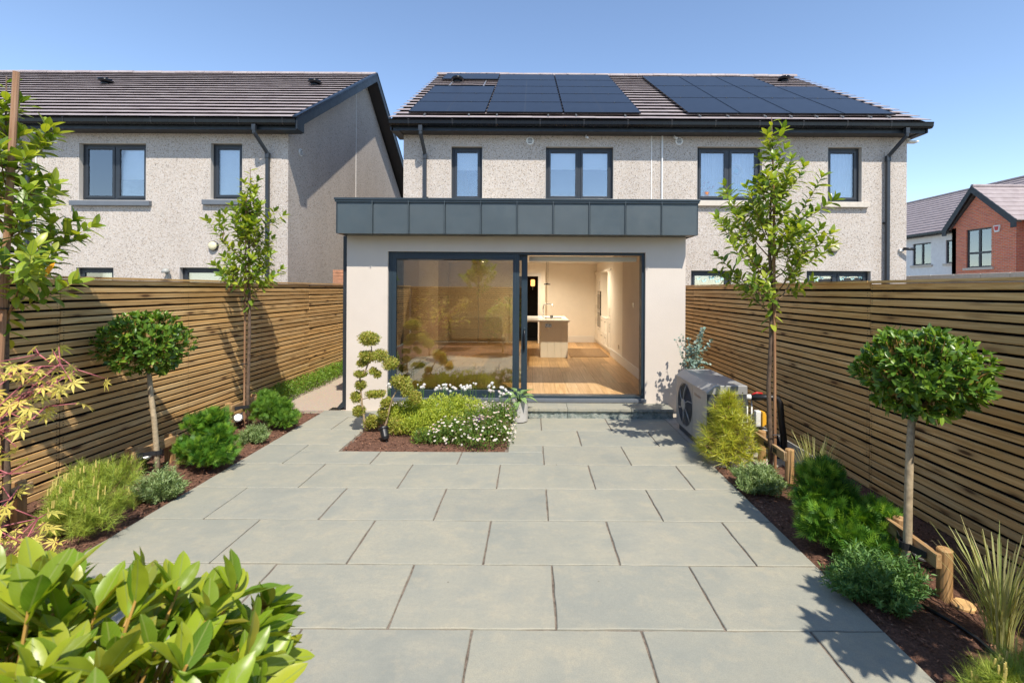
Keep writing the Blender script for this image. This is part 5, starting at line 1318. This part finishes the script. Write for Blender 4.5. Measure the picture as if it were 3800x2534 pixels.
for side in range(-4, 5):
    ln = .72-.06*abs(side); ang = side*.27; y0 = .0 if side else .1
    for (a, wd) in ((0, .065),):
        d = np.array((math.sin(ang), math.cos(ang))); q = np.array((d[1], -d[0])); i = len(SPRAY_V); c = np.array((0, .05+.05*(4-abs(side))))
        for p, z in ((c, 0), (c+d*ln*.5+q*wd*.6, .03), (c+d*ln, -.05), (c+d*ln*.5-q*wd*.6, .03)): SPRAY_V.append((p[0], p[1], z))
        SPRAY_F.append((i, i+1, i+2, i+3))
SPRAY = (np.array(SPRAY_V), SPRAY_F, np.full((len(SPRAY_V), 2), .5))
def cypress(label, x, y, blobs, seed, n=3400, ln=.052, mat='cypress', name='dwarf_cypress', group='dwarf cypresses'):
    global RNG; RNG = np.random.default_rng(seed)
    o = rootless(name, label, 'shrub', (x, y, 0), group)
    bl = [(x+b[0], y+b[1], b[2], b[3], b[3], b[4]) for b in blobs]
    core = [(b[0], b[1], b[2], b[3]*.78, b[4]*.78, b[5]*.78) for b in bl]
    tips, nn = mound_points(n, lobed(bl, 9), .55, 1.15, -.3); ta, na = mound_points(n//4, core, .7, 1.0, -.5); tips = np.concatenate([tips, ta]); nn = np.concatenate([nn, na]); stems_to(o, tips, (x, y, 0), 40, .004, 'bark_brown')
    k = len(tips); d = unit(nn+np.array((0,0,.5))+RNG.normal(size=(k,3))*.45); s = ln*RNG.uniform(.7, 1.35, k)
    depth = np.clip(np.linalg.norm((tips-np.array((x, y, 0))), axis=1), 0, 9)
    tint = np.clip(.30+.55*(nn[:, 2]*.5+.1)+RNG.normal(size=k)*.22, .02, .98)
    scatter('sprays', SPRAY, tips, frames(d, nn+RNG.normal(size=(k,3))*.7), s, mat, o, tint=tint*.0+RNG.random(k))
    t2, n2 = mound_points(n//3, core, .3, .8, -.5); d2 = unit(n2+RNG.normal(size=n2.shape)*.5)
    scatter('inner_sprays', SPRAY, t2, frames(d2, RNG.normal(size=n2.shape)), np.full(len(t2), ln*1.2), mat, o)
def herb(label, x, y, r, h, seed, mat='lavender', n=190, name='lavender_bush', group='low silvery herbs', ln=.034):
    global RNG; RNG = np.random.default_rng(seed)
    o = rootless(name, label, 'shrub', (x, y, 0), group)
    a = RNG.uniform(0, 6.283, n); q = np.sqrt(RNG.uniform(0, 1, n)); lump = .82+.28*np.sin(a*3+seed)*np.sin(q*5+seed*2); hh = h*(1.0-.5*q**2)*lump*RNG.uniform(.62, 1.22, n)
    q = q*(.88+.18*np.sin(a*4+seed)); tip = np.stack([x+r*q*np.cos(a)+RNG.normal(size=n)*.02, y+r*q*np.sin(a)+RNG.normal(size=n)*.02, hh], 1); base = np.stack([x+r*.5*q*np.cos(a), y+r*.5*q*np.sin(a), np.zeros(n)], 1)
    m = MB()
    for i in range(n): m.tube([base[i], (base[i]+tip[i])/2+np.array((0,0,.01)), tip[i]], [.0022,.0018,.0012], 4, cap=False)
    m.build('stems', mat, o)
    P = []; D = []
    for f in np.linspace(.32, 1.0, 13):
        pp_ = base+(tip-base)*f; ax = unit(tip-base); rd = rdir(n); rd = unit(rd-ax*np.sum(rd*ax, 1, keepdims=True))
        for sg in (1, -1): P.append(pp_); D.append(ax*.75+rd*sg*.85)
    P = np.concatenate(P); D = np.concatenate(D); s = ln*RNG.uniform(.7, 1.3, len(P))
    scatter('leaves', LEAF_TINY, P, frames(D, RNG.normal(size=D.shape)+np.array((0,0,1.0))), np.stack([s*.5, s, s], 1), mat, o)
def grass(label, x, y, r, h, n, seed, name='grass_tuft', lean=.55, w=.0075):
    global RNG; RNG = np.random.default_rng(seed)
    o = rootless(name, label, 'grass', (x, y, 0), 'variegated grass tufts'); m = MB()
    for i in range(n):
        a = RNG.uniform(0, 6.283); L = h*RNG.uniform(.55, 1.1); k = lean*RNG.uniform(.2, 1.15); d = Vector((math.cos(a), math.sin(a), 0)); p = Vector((x, y, 0))+d*RNG.uniform(0, .06)
        q = Vector((-d.y, d.x, 0))*w*RNG.uniform(.6, 1.2)*.5; pts = []
        for j in range(6):
            f = j/5; pts.append(p + d*(k*L*f**1.7) + Vector((0, 0, L*(f-.22*k*f*f))))
        for j in range(5):
            w0, w1 = (1-.15*j/5), (1-.15*(j+1)/5) if j < 4 else .25; m.quad(pts[j]-q*w0, pts[j]+q*w0, pts[j+1]+q*w1, pts[j+1]-q*w1)
    me = m.build('blades', 'grass_blade', o, kind='stuff'); at = me.data.attributes.new('tint', 'FLOAT', 'POINT')
    at.data.foreach_set('value', np.repeat(RNG.random(n), 20).astype(np.float32)[:len(me.data.vertices)])
def small_leaves(root, name, blobs, n, ln, mat, lo=.8, hi=1.05, zmin=-.4, shape=LEAF_TINY, upness=.4, inner=.5):
    p, nn = mound_points(n, blobs, lo, hi, zmin); k = len(p); d = unit(nn*.8+rdir(k)*.9+np.array((0,0,upness)))
    s = ln*RNG.uniform(.65, 1.3, k); scatter(name, shape, p, frames(d, nn+RNG.normal(size=(k,3))*.45), s, mat, root)
    if inner:
        p, nn = mound_points(int(n*inner), blobs, .35, .8, zmin-.2); k = len(p); d = rdir(k)
        scatter(name+'_inner', shape, p, frames(d, nn+RNG.normal(size=(k,3))*.6), np.full(k, ln*1.4), mat, root)

# --- left bed
x, y = gpx(365, 1092); bay_tree('bay_tree', 'lollipop bay tree in the left bed, in front of the slatted fence', (x, y, 0), (-3.72, y, 1.285), (.355, .345, .285), 11, stem_top=(-3.69, y, 1.05))
BLX, BLY = x, y
x, y = gpx(572, 980); L2X, L2Y = x, y
shrub_tree('evergreen_tree', 'slender young evergreen tree with thin stake at the far end of the left bed', (x, y, 0), 1.55, 3.42, .52, 21)
stake((x-.045, y-.02, -.02), (x-.035, y-.02, 3.0), 'thin brown stake tied to the far left tree', .012, ties=(.28, .55))
T1X, T1Y = -3.74, 3.43
shrub_tree('evergreen_tree', 'young evergreen tree at the left picture edge with a tall leaning stake', (T1X-.05, T1Y+.04, 0), 1.45, 3.36, .56, 37, nbr=20, ln=.14)
stake((-3.80, T1Y-.05, -.02), (-3.66, T1Y-.02, 3.34), 'tall leaning wooden pole at the left picture edge', .022, ties=(.50, .62, .80))
ol = MB(); lm = leaf_mesh('leaf', LEAF_OV[0], 'autumn_leaf')
xo = (126-1219)/1103*3.2; o = link('fallen_leaf', lm, None, Matrix.Translation((xo, 3.2, 1.98)) @ Matrix.Rotation(R(70), 4, 'X') @ Matrix.Rotation(R(160), 4, 'Z') @ Matrix.Scale(.105, 4)); tag(o, 'single orange leaf caught among the green leaves of the left edge tree', 'leaf')
# acer
RNG = np.random.default_rng(5); rs = random.Random(5)
ac = empty('japanese_maple', (-2.75, 1.45, 0), 'young Japanese maple with yellow leaves and pink stems at the left edge', 'tree')
m = MB(); AP = []; AD = []
m.tube([(-2.75,1.45,-.02), (-2.72,1.5,.35), (-2.68,1.52,.65)], [.022,.018,.014], 7)
def acer_branch(p0, p1, r, k):
    p0, p1 = Vector(p0), Vector(p1); pts = [p0.lerp(p1, f/5)+Vector((rs.uniform(-.02,.02), rs.uniform(-.02,.02), .05*math.sin(math.pi*f/5))) for f in range(6)]
    m.tube(pts, [r*(1-.7*f/5) for f in range(6)], 5)
    for f in range(2, 6):
        for _ in range(k):
            q = pts[f]; e = q+Vector((rs.uniform(-.09,.10), rs.uniform(-.09,.09), rs.uniform(-.06,.07))); m.tube([q, e], [.0025,.0015], 4)
            AP.append(tuple(e)); dd = (p1-p0).normalized(); AD.append((dd.x*.4+rs.uniform(-.6,.6), dd.y*.4+rs.uniform(-.6,.6)-.25, rs.uniform(-.7,.15)))
b0 = (-2.68,1.52,.6)
def ap(px, py, Y): return ((px-1219)/1103*Y, Y, CAMZ-(py+6-664)/1103*Y)
for (px, py, Y) in ((150,835,1.75),(90,815,1.75),(60,880,1.7),(130,870,1.85),(40,930,1.65),(20,990,1.7),(30,1085,1.65),(110,1185,1.7),(70,1250,1.62),(20,1210,1.6),(15,1150,1.75),(100,840,1.7),(170,850,1.8),(70,900,1.75),(30,860,1.7),(90,935,1.7),(60,1235,1.65),(120,1270,1.7),(-60,860,1.9),(-120,760,1.9),(-150,980,1.6),(-200,900,1.5),(-90,1100,1.5),(-250,800,1.7)):
    e = ap(px, py, Y); acer_branch((b0[0], b0[1], b0[2]+rs.uniform(-.25,.1)), e, .006, 4)
for k in range(14):
    a = rs.uniform(1.5, 5.5); e = (-2.75+.6*math.cos(a), 1.3+.55*math.sin(a), rs.uniform(.8,1.75)); acer_branch(b0, e, .008, 4)
m.build('branches', 'acer_stem', ac, smooth=True)
AP = np.array(AP); AD = np.array(AD); k = len(AP)
leaf_parts('leaf', [palmate_base(), palmate_base(width=.85)], AP, frames(AD, np.array((0,0,1.0))+RNG.normal(size=(k,3))*.5), RNG.uniform(.040,.064,k), 'acer_leaf', ac, 300)
x, y = gpx(203, 1222); mugo('bushy yellow green dwarf pine with upright pale candles in the left bed', x-.02, y+.06, .38, .52, 31)
x, y = gpx(365, 1150); herb('low grey green lavender between the dwarf pine and paving, left bed', x, y+.02, .20, .27, 32)
x, y = gpx(470, 1080); cypress('dark green dwarf cypress in the left bed beside the paving', x, y+.08, [(0,0,.17,.21,.18),(-.06,.05,.36,.16,.17),(.12,-.05,.13,.15,.14),(-.14,0,.16,.13,.16),(.02,.05,.46,.09,.10),(.10,.0,.32,.10,.12)], 33, 2300, .078)
x, y = gpx(500, 1000); grass('small pale grass tuft behind the dark dwarf cypress in the left bed', x, y+.15, .1, .32, 60, 34)
x, y = gpx(578, 1018); herb('small silvery lavender at the foot of the far left tree', x, y+.05, .19, .20, 35, n=150)
x, y = gpx(632, 988); cypress('bright green dwarf yew at the far end of the left bed', x, y+.08, [(0,0,.17,.21,.19),(-.18,.05,.22,.16,.19),(.14,-.06,.12,.14,.13),(-.22,.1,.36,.09,.11)], 36, 1900, .070, 'yew', 'dwarf_yew', None)
support([(-3.77, 4.54), (-3.76, 5.02)], .30, 'square post and rail support of the left bay tree', (BLX, BLY), round_=False)
support([(-3.86, 6.16), (-3.86, 6.68)], .34, 'post and rail support of the far left tree', (L2X, L2Y), round_=False)
support([(-3.90, 3.66), (-3.90, 3.12)], .34, 'post and rail support of the tree at the left picture edge', (-3.79, 3.47), round_=False)
x, y = gpx(333, 1080); spotlight(x-.02, y+.04, 'black garden spotlight at the foot of the left bay tree', (.5,-.6,.6))
x, y = gpx(549, 985); spotlight(x, y, 'black garden spotlight at the foot of the far left tree', (.3,-.7,.6))
hd = rootless('box_hedge', 'low clipped box hedge along the fence beside the gravel path', 'hedge', (-3.98, 9.0, 0))
RNG = np.random.default_rng(41)
small_leaves(hd, 'foliage', [(-3.99+.02*math.sin(k), 7.0+.24*k, .11, .16, .19, .17+.02*math.sin(k*2.3)) for k in range(22)], 11000, .030, 'box_leaf', lo=.75, zmin=-.6, inner=.3)

# --- right bed
BRX, BRY = 2.365, 3.02; x, y = BRX, BRY
bay_tree('bay_tree', 'lollipop bay tree in the right bed, in front of the slatted fence', (x, y, 0), (2.455, y, 1.315), (.325, .315, .262), 12, shoots=480, ln=.056, stem_top=(2.40, y, 1.05))
R1X, R1Y = 2.415, 4.80; x, y = R1X, R1Y
shrub_tree('evergreen_tree', 'slender young evergreen tree with thin stake in the right bed', (x-.02, y, 0), 1.47, 3.58, .64, 52)
stake((x+.02, y-.03, -.02), (x-.01, y-.03, 2.95), 'thin brown stake tied to the right tree', .014, ties=(.14, .60))
shrub_tree('evergreen_tree', 'young evergreen tree beyond the right picture edge, known by its shadow on the paving', (2.42, 1.36, 0), 1.15, 2.5, .48, 53, most=0, nbr=10, ln=.15)
x, y = gpx(1672, 1070); umbrella_pine('bushy golden green umbrella pine in front of the heat pump', x+.03, y+.05, .35, .75, 61)
x, y = gpx(1750, 1132); herb('grey green lavender at the foot of the right tree', x, y+.05, .25, .25, 62, n=230)
x, y = gpx(1862, 1140); grass('pale striped grass tuft between the right tree support and the dwarf cypress', x+.05, y+.02, .1, .52, 110, 63, lean=.35)
x, y = gpx(1940, 1280); cypress('large dark green dwarf cypress in the right bed', x+.02, y+.08, [(0,0,.16,.20,.17),(-.15,-.02,.16,.12,.16),(.19,.0,.18,.15,.15),(.0,.12,.34,.15,.18),(-.02,.14,.47,.11,.11),(-.10,.1,.28,.13,.16),(.04,-.12,.09,.17,.12)], 64, 3000, .084)
x, y = gpx(2045, 1400); herb('green rosemary bush below the right bay tree', x+.0, y+.10, .27, .27, 65, 'rosemary', 300, 'rosemary_bush', None, .036)
x, y = gpx(2300, 1480); grass('tall pale striped grass tuft near the right picture edge', x, y, .12, .56, 120, 66, lean=.45, w=.0085)
cyp = mugo('small dwarf pine at the lower right picture corner', 2.20, 1.98, .26, .30, 67)
support([(gpx(2062, 1290)[0]+.02, gpx(2062, 1290)[1]), (gpx(2172, 1375)[0], gpx(2172, 1375)[1])], .30, 'round post and rail support of the right bay tree', (BRX, BRY))
support([(gpx(1762, 1065)[0], gpx(1762, 1065)[1]+.1), (gpx(1815, 1108)[0], gpx(1815, 1108)[1])], .32, 'round post and rail support of the right tree', (R1X, R1Y))
x, y = gpx(2112, 1318); spotlight(x+.02, y+.02, 'black garden spotlight at the foot of the right bay tree', (-.25,-.75,.6))
x, y = gpx(2215, 1392)
MB().lathe([(.055,-.02),(.058,.012),(.05,.022),(.004,.024)], (x, y, 0), 20).build('wood_offcut', 'cut_wood', label='flat round piece of pale cut wood on the mulch', cat='wood offcut')
hs = [gpx(*p) for p in ((2120,1395),(2160,1418),(2200,1440),(2250,1475),(2290,1510),(2330,1560))]
MB().tube([(a, b, .018) for a, b in hs] + [(2.1, 1.5, .018)], .011, 8).build('irrigation_hose', 'black_plastic', smooth=True, label='black irrigation hose lying on the right bed mulch', cat='hose')
# eucalyptus by the wall
RNG = np.random.default_rng(71); rs = random.Random(71); eu = empty('eucalyptus', (2.30, 6.75, 0), 'blue grey eucalyptus seedling behind the heat pump by the wall', 'shrub')
m = MB(); P = []; D = []
for k in range(24):
    a = rs.uniform(0, 6.28); e = Vector((2.25+.27*math.cos(a)*rs.uniform(.3,1.1), 6.72+.16*math.sin(a), rs.uniform(.75,1.33))); p0 = Vector((2.30, 6.75, rs.uniform(.3,.8)))
    pts = [p0, p0.lerp(e, .5)+Vector((.0,0,.06)), e]; m.tube(pts, [.005,.003,.0015], 4)
    for f in np.linspace(.25, 1, 13):
        q = pts[0].lerp(pts[1], f*2) if f < .5 else pts[1].lerp(pts[2], f*2-1)
        for sg in (1, -1): w = rs.uniform(0, 6.28); P.append(tuple(q)); D.append((math.cos(w), math.sin(w), rs.uniform(-.2,.7)))
m.tube([(2.30,6.75,-.01),(2.30,6.75,.8)], [.010,.006], 7); m.build('stems', 'twig', eu)
P = np.array(P); D = np.array(D)
leaf_parts('leaf', [leaf_base(3, .85, .1, .1)], P, frames(D, RNG.normal(size=P.shape)+np.array((0,-.4,.8))), RNG.uniform(.030,.050,len(P)), 'euc_leaf', eu, 260)

# --- bed in the paving
def z7(zx, zy, Y):
    px, py = 773.4+.2236*zx, 742.4+.2236*zy; return ((px-1219)/1103*Y, Y, CAMZ-(py-.0055*(px-1219)-664)/1103*Y)
RNG = np.random.default_rng(81)
tpY = 6.10; tk = .2236/1103*tpY
to = empty('cloud_topiary', (-2.08, tpY, 0), 'tall crooked cloud pruned topiary with leafy pads at the bed corner', 'topiary')
def path(pts, Y, r0, r1): 
    q = [z7(a, b, Y) for a, b in pts]; n = len(q); return MB().tube(q, [r0+(r1-r0)*i/(n-1) for i in range(n)], 8)
path([(305,1130),(290,1000),(265,830),(250,680),(243,560),(300,480),(335,390),(362,300),(358,235)], tpY, .016, .006).build('trunk', 'bark_pale', to, smooth=True)
for pts in ([(262,780),(330,760),(400,740)], [(335,400),(420,350),(480,360)], [(300,480),(350,500),(400,510)], [(265,830),(225,800)], [(285,960),(240,900)], [(296,1060),(340,1030)], [(305,1110),(270,1160)], [(250,650),(245,640)]):
    path(pts, tpY, .006, .003).build('branch', 'bark_pale', to, smooth=True)
def pad(zx, zy, rx, ry, root, Y=tpY, n=None, depth=None, tilt=0):
    c = z7(zx, zy, Y); k = .2236/1103*Y; a, b = rx*k, ry*k; n = n or int(2300*(a*b/.012)**.7)
    bl = [(c[0], c[1], c[2], a, depth or min(a, .13), b)]
    bl = [(c[0]+RNG.uniform(-.4,.4)*a, c[1]+RNG.uniform(-.3,.3)*min(a,.13), c[2]+RNG.uniform(-.3,.3)*b, a*.68, min(a,.13)*.75, b*.72) for _ in range(4)]
    if tilt: bl = [(c[0]-a*.45, c[1], c[2]+tilt*k, a*.6, min(a,.12), b), (c[0]+a*.45, c[1], c[2]-tilt*k, a*.6, min(a,.12), b)]
    small_leaves(root, 'leaf_pad', bl, n, .024, 'topiary_leaf', lo=.5, hi=1.10, zmin=-.9, inner=.35)
for a in ((347,165,125,80),(320,345,80,62),(275,410,60,45),(500,375,118,62,40),(245,520,60,36),(240,640,60,54),(400,508,52,32,18),(197,755,64,60),(405,725,108,42),(222,905,74,62),(362,1015,80,78),(262,1180,94,62)):
    pad(*a[:4], to, tilt=a[4] if len(a) > 4 else 0)
t2 = empty('cloud_topiary', (-1.85, 6.0, 0), 'shorter leaning cloud pruned topiary beside the tall one', 'topiary')
Y2 = 6.0
path([(480,1120),(515,1020),(545,880),(575,770),(620,690)], Y2, .016, .007).build('trunk', 'bark_pale', t2, smooth=True)
for a in ((670,610,96,78),(770,725,92,66,38),(515,815,60,50),(625,1060,112,90),(485,930,48,60)): pad(*a[:4], t2, Y=Y2, tilt=a[4] if len(a) > 4 else 0)
sp = empty('spirea_mound', (-1.2, 6.2, 0), 'spreading mound of small lime green leaves in the paved bed', 'shrub')
RNG = np.random.default_rng(82)
sb = [(-1.56,6.25,.14,.33,.34,.24),(-1.18,6.22,.15,.36,.34,.26),(-.88,6.35,.15,.32,.30,.26),(-1.30,5.98,.10,.34,.25,.22),(-.98,5.98,.10,.28,.24,.20)]
small_leaves(sp, 'foliage', lobed(sb, 9, .40)+[(b[0], b[1], b[2], b[3]*.9, b[4]*.9, b[5]*.92) for b in sb], 15000, .027, 'spirea_leaf', lo=.80, hi=1.10, zmin=-.25, inner=.4, upness=.7)
er = empty('fleabane', (-.6, 5.7, 0), 'sprawling fleabane covered in tiny white daisies at the bed corner', 'flower')
RNG = np.random.default_rng(83)
eb = [(-.92,5.72,.06,.28,.26,.22),(-.54,5.62,.06,.34,.28,.24),(-.44,5.95,.12,.26,.30,.28),(-.68,5.95,.10,.30,.26,.24),(-1.22,5.72,.03,.20,.16,.13)]
small_leaves(er, 'foliage', lobed(eb, 7, .42)+eb, 9000, .026, 'daisy_leaf', lo=.6, hi=1.04, zmin=-.3, inner=.5, upness=.6)
fp_, fn = mound_points(330, eb[:4], 1.02, 1.18, .05); keep = (fp_[:, 1] < 6.05); fp_, fn = fp_[keep], fn[keep]
V = [(0,0,.10)]; F = []; U = [(.5,.5)]; npet = 10
for k in range(npet):
    a0, a1, a2 = 2*math.pi*k/npet, 2*math.pi*(k+.5)/npet, 2*math.pi*(k+1)/npet; i = len(V)
    V += [(.28*math.cos(a0), .28*math.sin(a0), .08), (.98*math.cos(a0+.07), .98*math.sin(a0+.07), 0), (1.05*math.cos(a1), 1.05*math.sin(a1), -.02), (.98*math.cos(a2-.07), .98*math.sin(a2-.07), 0), (.28*math.cos(a2), .28*math.sin(a2), .08)]; U += [(0,0)]*5; F.append((i, i+1, i+2, i+3, i+4))
dm = leaf_mesh('flower', (np.array(V), F, np.array(U)), 'petal_pinkwhite')
em = MB().lathe([(.34,.05),(.34,.14),(.2,.22),(.02,.24)], (0,0,0), 9).mesh('flower_eye', 'daisy_eye', True)
nface = unit(fn*.6+np.array((0,-.25,.75))+RNG.normal(size=fn.shape)*.25); rt = frames(rdir(len(fp_)), nface); stm = MB()
for i in range(min(215, len(fp_))):
    z = Vector(nface[i]); xx = z.orthogonal().normalized(); yy = z.cross(xx); s = .0125*RNG.uniform(.8, 1.2)
    mw = Matrix(((xx.x*s, yy.x*s, z.x*s, fp_[i][0]), (xx.y*s, yy.y*s, z.y*s, fp_[i][1]), (xx.z*s, yy.z*s, z.z*s, fp_[i][2]), (0,0,0,1)))
    f = link('flower', dm, er, mw); e = bpy.data.objects.new('flower_eye', em); C.objects.link(e); e.parent = f
    p = Vector(fp_[i]); stm.tube([p, p-Vector(fn[i])*.05-Vector((0,0,.04))], .0009, 3, cap=False)
stm.build('stalks', 'stalk_green', er)
th = empty('sea_thrift', (-1.0, 6.65, 0), 'row of white globe flowers on thin stalks below the sliding door', 'flower')
RNG = np.random.default_rng(84); rs = random.Random(84)
heads = [(540,650),(525,640),(552,655),(541,622),(882,650),(870,655),(893,655),(902,628),(835,628),(1030,665),(1055,642),(1042,668),(1095,632),(1108,628),(1122,632),(1104,662),(1133,672),(1168,632),(1170,697),(1195,655),(1212,660),(1225,672),(1278,638),(1290,660),(1310,650),(1345,640),(1360,655),(1375,640),(1378,660),(1340,662),(1430,620),(1408,612),(1272,732),(1600,612),(1572,640),(1562,655),(1615,656),(1575,685),(1592,692),(1610,697),(1690,655),(1708,660),(1735,676),(1745,690),(1770,708),(1672,700),(1716,723),(1688,718),(1680,748),(1792,728),(1320,672),(1020,680),(1075,668)]
hm = []
for q in range(2):
    pts = rdir(70); hm.append(None)
hb = (np.array([(0,0,0),(.3,.5,.05),(0,1.0,0),(-.3,.5,.05)]), [(0,1,2,3)], np.array([(.5,.5)]*4))
def flower_ball(name, mat, n, seed):
    r_ = np.random.default_rng(seed); d = unit(r_.normal(size=(n,3))); rt_ = frames(unit(r_.normal(size=(n,3))*.7+d*.4), d); V, F_, U_ = hb
    W = np.einsum('mij,mvj->mvi', rt_, np.repeat(V[None], n, 0)*.55) + (d*.75)[:, None, :]; W = W - 0*d[:, None, :]
    return leaf_mesh(name, (W.reshape(-1,3), [tuple(i*4+k for k in f) for i in range(n) for f in F_], np.tile(U_, (n,1))), mat)
hms = [flower_ball('flower_head', 'petal_white', 70, q) for q in range(3)]
core = MB().lathe([(.1,-.7),(.6,-.45),(.78,0),(.6,.45),(.1,.7)], (0,0,0), 10).mesh('flower_core', 'petal_white', True)
sm_ = MB()
for i, (a, b) in enumerate(heads):
    Y = 6.62+rs.uniform(-.10,.12); p = Vector(z7(a, b, Y)); s = rs.uniform(.017,.024) if (a, b) not in ((835,628),(1408,612),(1272,732)) else .011
    h_ = link('flower_head', hms[i % 3], th, Matrix.Translation(p) @ Matrix.Rotation(rs.uniform(0,6), 4, 'Z') @ Matrix.Scale(s, 4)); e = bpy.data.objects.new('flower_core', core); C.objects.link(e); e.parent = h_
    sm_.tube([p, (p.x+rs.uniform(-.02,.02), p.y, p.z*.5), (p.x+rs.uniform(-.03,.03), p.y+rs.uniform(-.02,.02), 0)], .0028, 5)
sm_.build('stalks', 'stalk_green', th)
small_leaves(th, 'foliage', [(-1.9+.2*k, 6.66, .04, .14, .09, .09) for k in range(9)], 2200, .05, 'daisy_leaf', lo=.3, inner=0, upness=1.2)
pu = empty('purple_flowers', (-.45, 6.15, 0), 'small purple flower clusters among the white daisies', 'flower')
RNG = np.random.default_rng(85); pm = flower_ball('flower', 'petal_purple', 26, 9); sm_ = MB()
for k in range(75):
    a, b = ((1500+RNG.normal()*38, 985+RNG.normal()*16) if k < 40 else (1705+RNG.normal()*45, 870+RNG.normal()*26+ (0)) ); Y = 5.72 if k < 40 else 6.18
    p = Vector(z7(a, b, Y)); link('flower', pm, pu, Matrix.Translation(p) @ Matrix.Scale(RNG.uniform(.007,.012), 4)); sm_.tube([p, (p.x*.99-.005, p.y+.03, p.z-.12)], .0014, 4, cap=False)
sm_.build('stalks', 'stalk_green', pu)
lt_ = empty('leafy_stalks', (-.85, 6.1, 0), 'few tall narrow leaved green stalks between lime mound and daisies', 'plant')
P = []; D = []; m = MB(); RNG = np.random.default_rng(86)
for a, b, b2, Y in ((1195,960,705,6.05),(1170,960,800,6.0),(1520,900,740,6.2),(1485,930,840,6.15),(1060,960,880,5.95),(1545,900,800,6.25)):
    p0, p1 = Vector(z7(a, b, Y)), Vector(z7(a+RNG.uniform(-15,15), b2, Y)); m.tube([p0, p1], [.003,.0015], 5)
    for f in np.linspace(.0, 1, 16): w = f*30; P.append(tuple(p0.lerp(p1, f))); D.append((math.cos(w), math.sin(w), .9))
m.build('stalks', 'stalk_green', lt_); P = np.array(P); D = np.array(D); s = np.full(len(P), .055); scatter('leaves', LEAF_TINY, P, frames(D, RNG.normal(size=P.shape)), np.stack([s*.35, s, s], 1), 'daisy_leaf', lt_)
c7 = z7(495, 1160, 5.72); spotlight(c7[0], c7[1], 'black garden spotlight lying in the mulch at the foot of the topiary', (-.35,.55,.75), z=-.02)
# potted hosta
px_, py_ = gpx(1193, 967); po = empty('plant_pot', (px_, py_, 0), 'plain pale grey cylindrical pot beside the doorstep', 'pot')
MB().lathe([(.118,0),(.122,.004),(.125,.27),(.122,.276),(.112,.276),(.110,.25)], (px_, py_, .012), 36).build('body', 'pot_grey', po, smooth=False, bevel=.003)
MB().lathe([(.108,0),(.108,.011)], (px_, py_, .0005), 30).build('foot', 'black_plastic', po)
MB().lathe([(.109,.238),(.02,.245)], (px_, py_, .012), 24).build('compost', 'mulch', po)
ho = empty('hosta', (px_, py_, .25), 'hosta with broad pale green leaves in the grey pot', 'plant')
RNG = np.random.default_rng(91); HB = [leaf_base(7, .58, .28, c, prof=lambda v: math.sin(math.pi*v**.62)**.9 if 0 < v < 1 else .02) for c in (.7, 1.0, .45)]
P = []; D = []; m = MB(); sc = []
for k in range(17):
    w = k*2.39996; rr = .03+.055*(k/17); h_ = .43-.10*(k/17)+RNG.uniform(-.02,.02); p0 = Vector((px_, py_, .24)); p1 = Vector((px_+rr*1.5*math.cos(w), py_+rr*1.5*math.sin(w), h_-.03))
    m.tube([p0, p0.lerp(p1, .6)+Vector((0,0,.03)), p1], [.005,.004,.003], 6); P.append(tuple(p1)); D.append((math.cos(w), math.sin(w), .55-.75*k/17)); sc.append(.15+.03*RNG.uniform(-1,1))
m.build('stems', 'hosta_leaf', ho, smooth=True); P = np.array(P); D = np.array(D)
leaf_parts('leaf', HB, P, frames(D, np.array((0,0,1.0))+RNG.normal(size=P.shape)*.15), np.array(sc), 'hosta_leaf', ho, 40)

# --- near bay tree at the lower left, and what the door glass reflects from behind the viewer
SER = [leaf_base(10, .41, .32, c, wave=w, prof=lambda v: math.sin(math.pi*min(1, v*.95+.02))**.85) for c, w in ((.15,.010),(.35,.014),(-.15,.012),(.55,.008))]
bay_tree('bay_tree', 'large blurred bay tree filling the lower left corner close to the viewer', (-.80, .64, 0), (-.80, .64, .965), (.47, .42, .40), 14, shoots=760, per=8, ln=.068, mat='bay_leaf_near', bases=SER, most=300)
shrub_tree('evergreen_tree', 'young evergreen tree behind the viewer, seen only as reflection in the door glass', (-1.75, -1.55, 0), 1.55, 3.3, .6, 55, most=0)
bay_tree('bay_tree', 'lollipop bay tree behind the viewer, seen only as reflection in the door glass', (-.75, -1.3, 0), (-.75, -1.3, 1.28), (.42,.42,.32), 15, shoots=110, most=0)
cypress('dark dwarf cypress behind the viewer, seen only as reflection', -1.4, -1.6, [(0,0,.25,.3,.28),(0,.05,.5,.2,.2)], 68, 500)
for o in bpy.data.objects:
    if o.type == 'MESH' and o.name.startswith(('leaf_pad', 'foliage')): o['kind'] = 'stuff'

# pale house beyond the rear fence: the door glass reflects its wall
rh = empty('rear_house', (-4, -14, 0), 'pale rendered house behind the viewer, seen only as reflection in the door glass', 'house')
RW = [(-8.5, -7.3, 3.5, 4.8), (-5.2, -3.4, 3.5, 4.8), (-.6, 1.2, 3.5, 4.8), (4.0, 5.2, 3.5, 4.8)]
holed(MB(), -12, 9, -.1, 5.3, -14.3, -14.0, RW).build('wall', 'roughcast', rh)
for a, b, c, d in RW:
    MB().frame(a, b, -14.2, -14.12, c, d, .08).build('window_frame', 'anthracite', rh); MB().box(a+.08, b-.08, -14.17, -14.16, c+.08, d-.08).build('pane', 'window_glass', rh)
MB().prism([(-13.6, 5.2), (-18.5, 8.4), (-23.4, 5.2)], 'X', -12.3, 9.3).build('roof', 'roof_tile', rh)
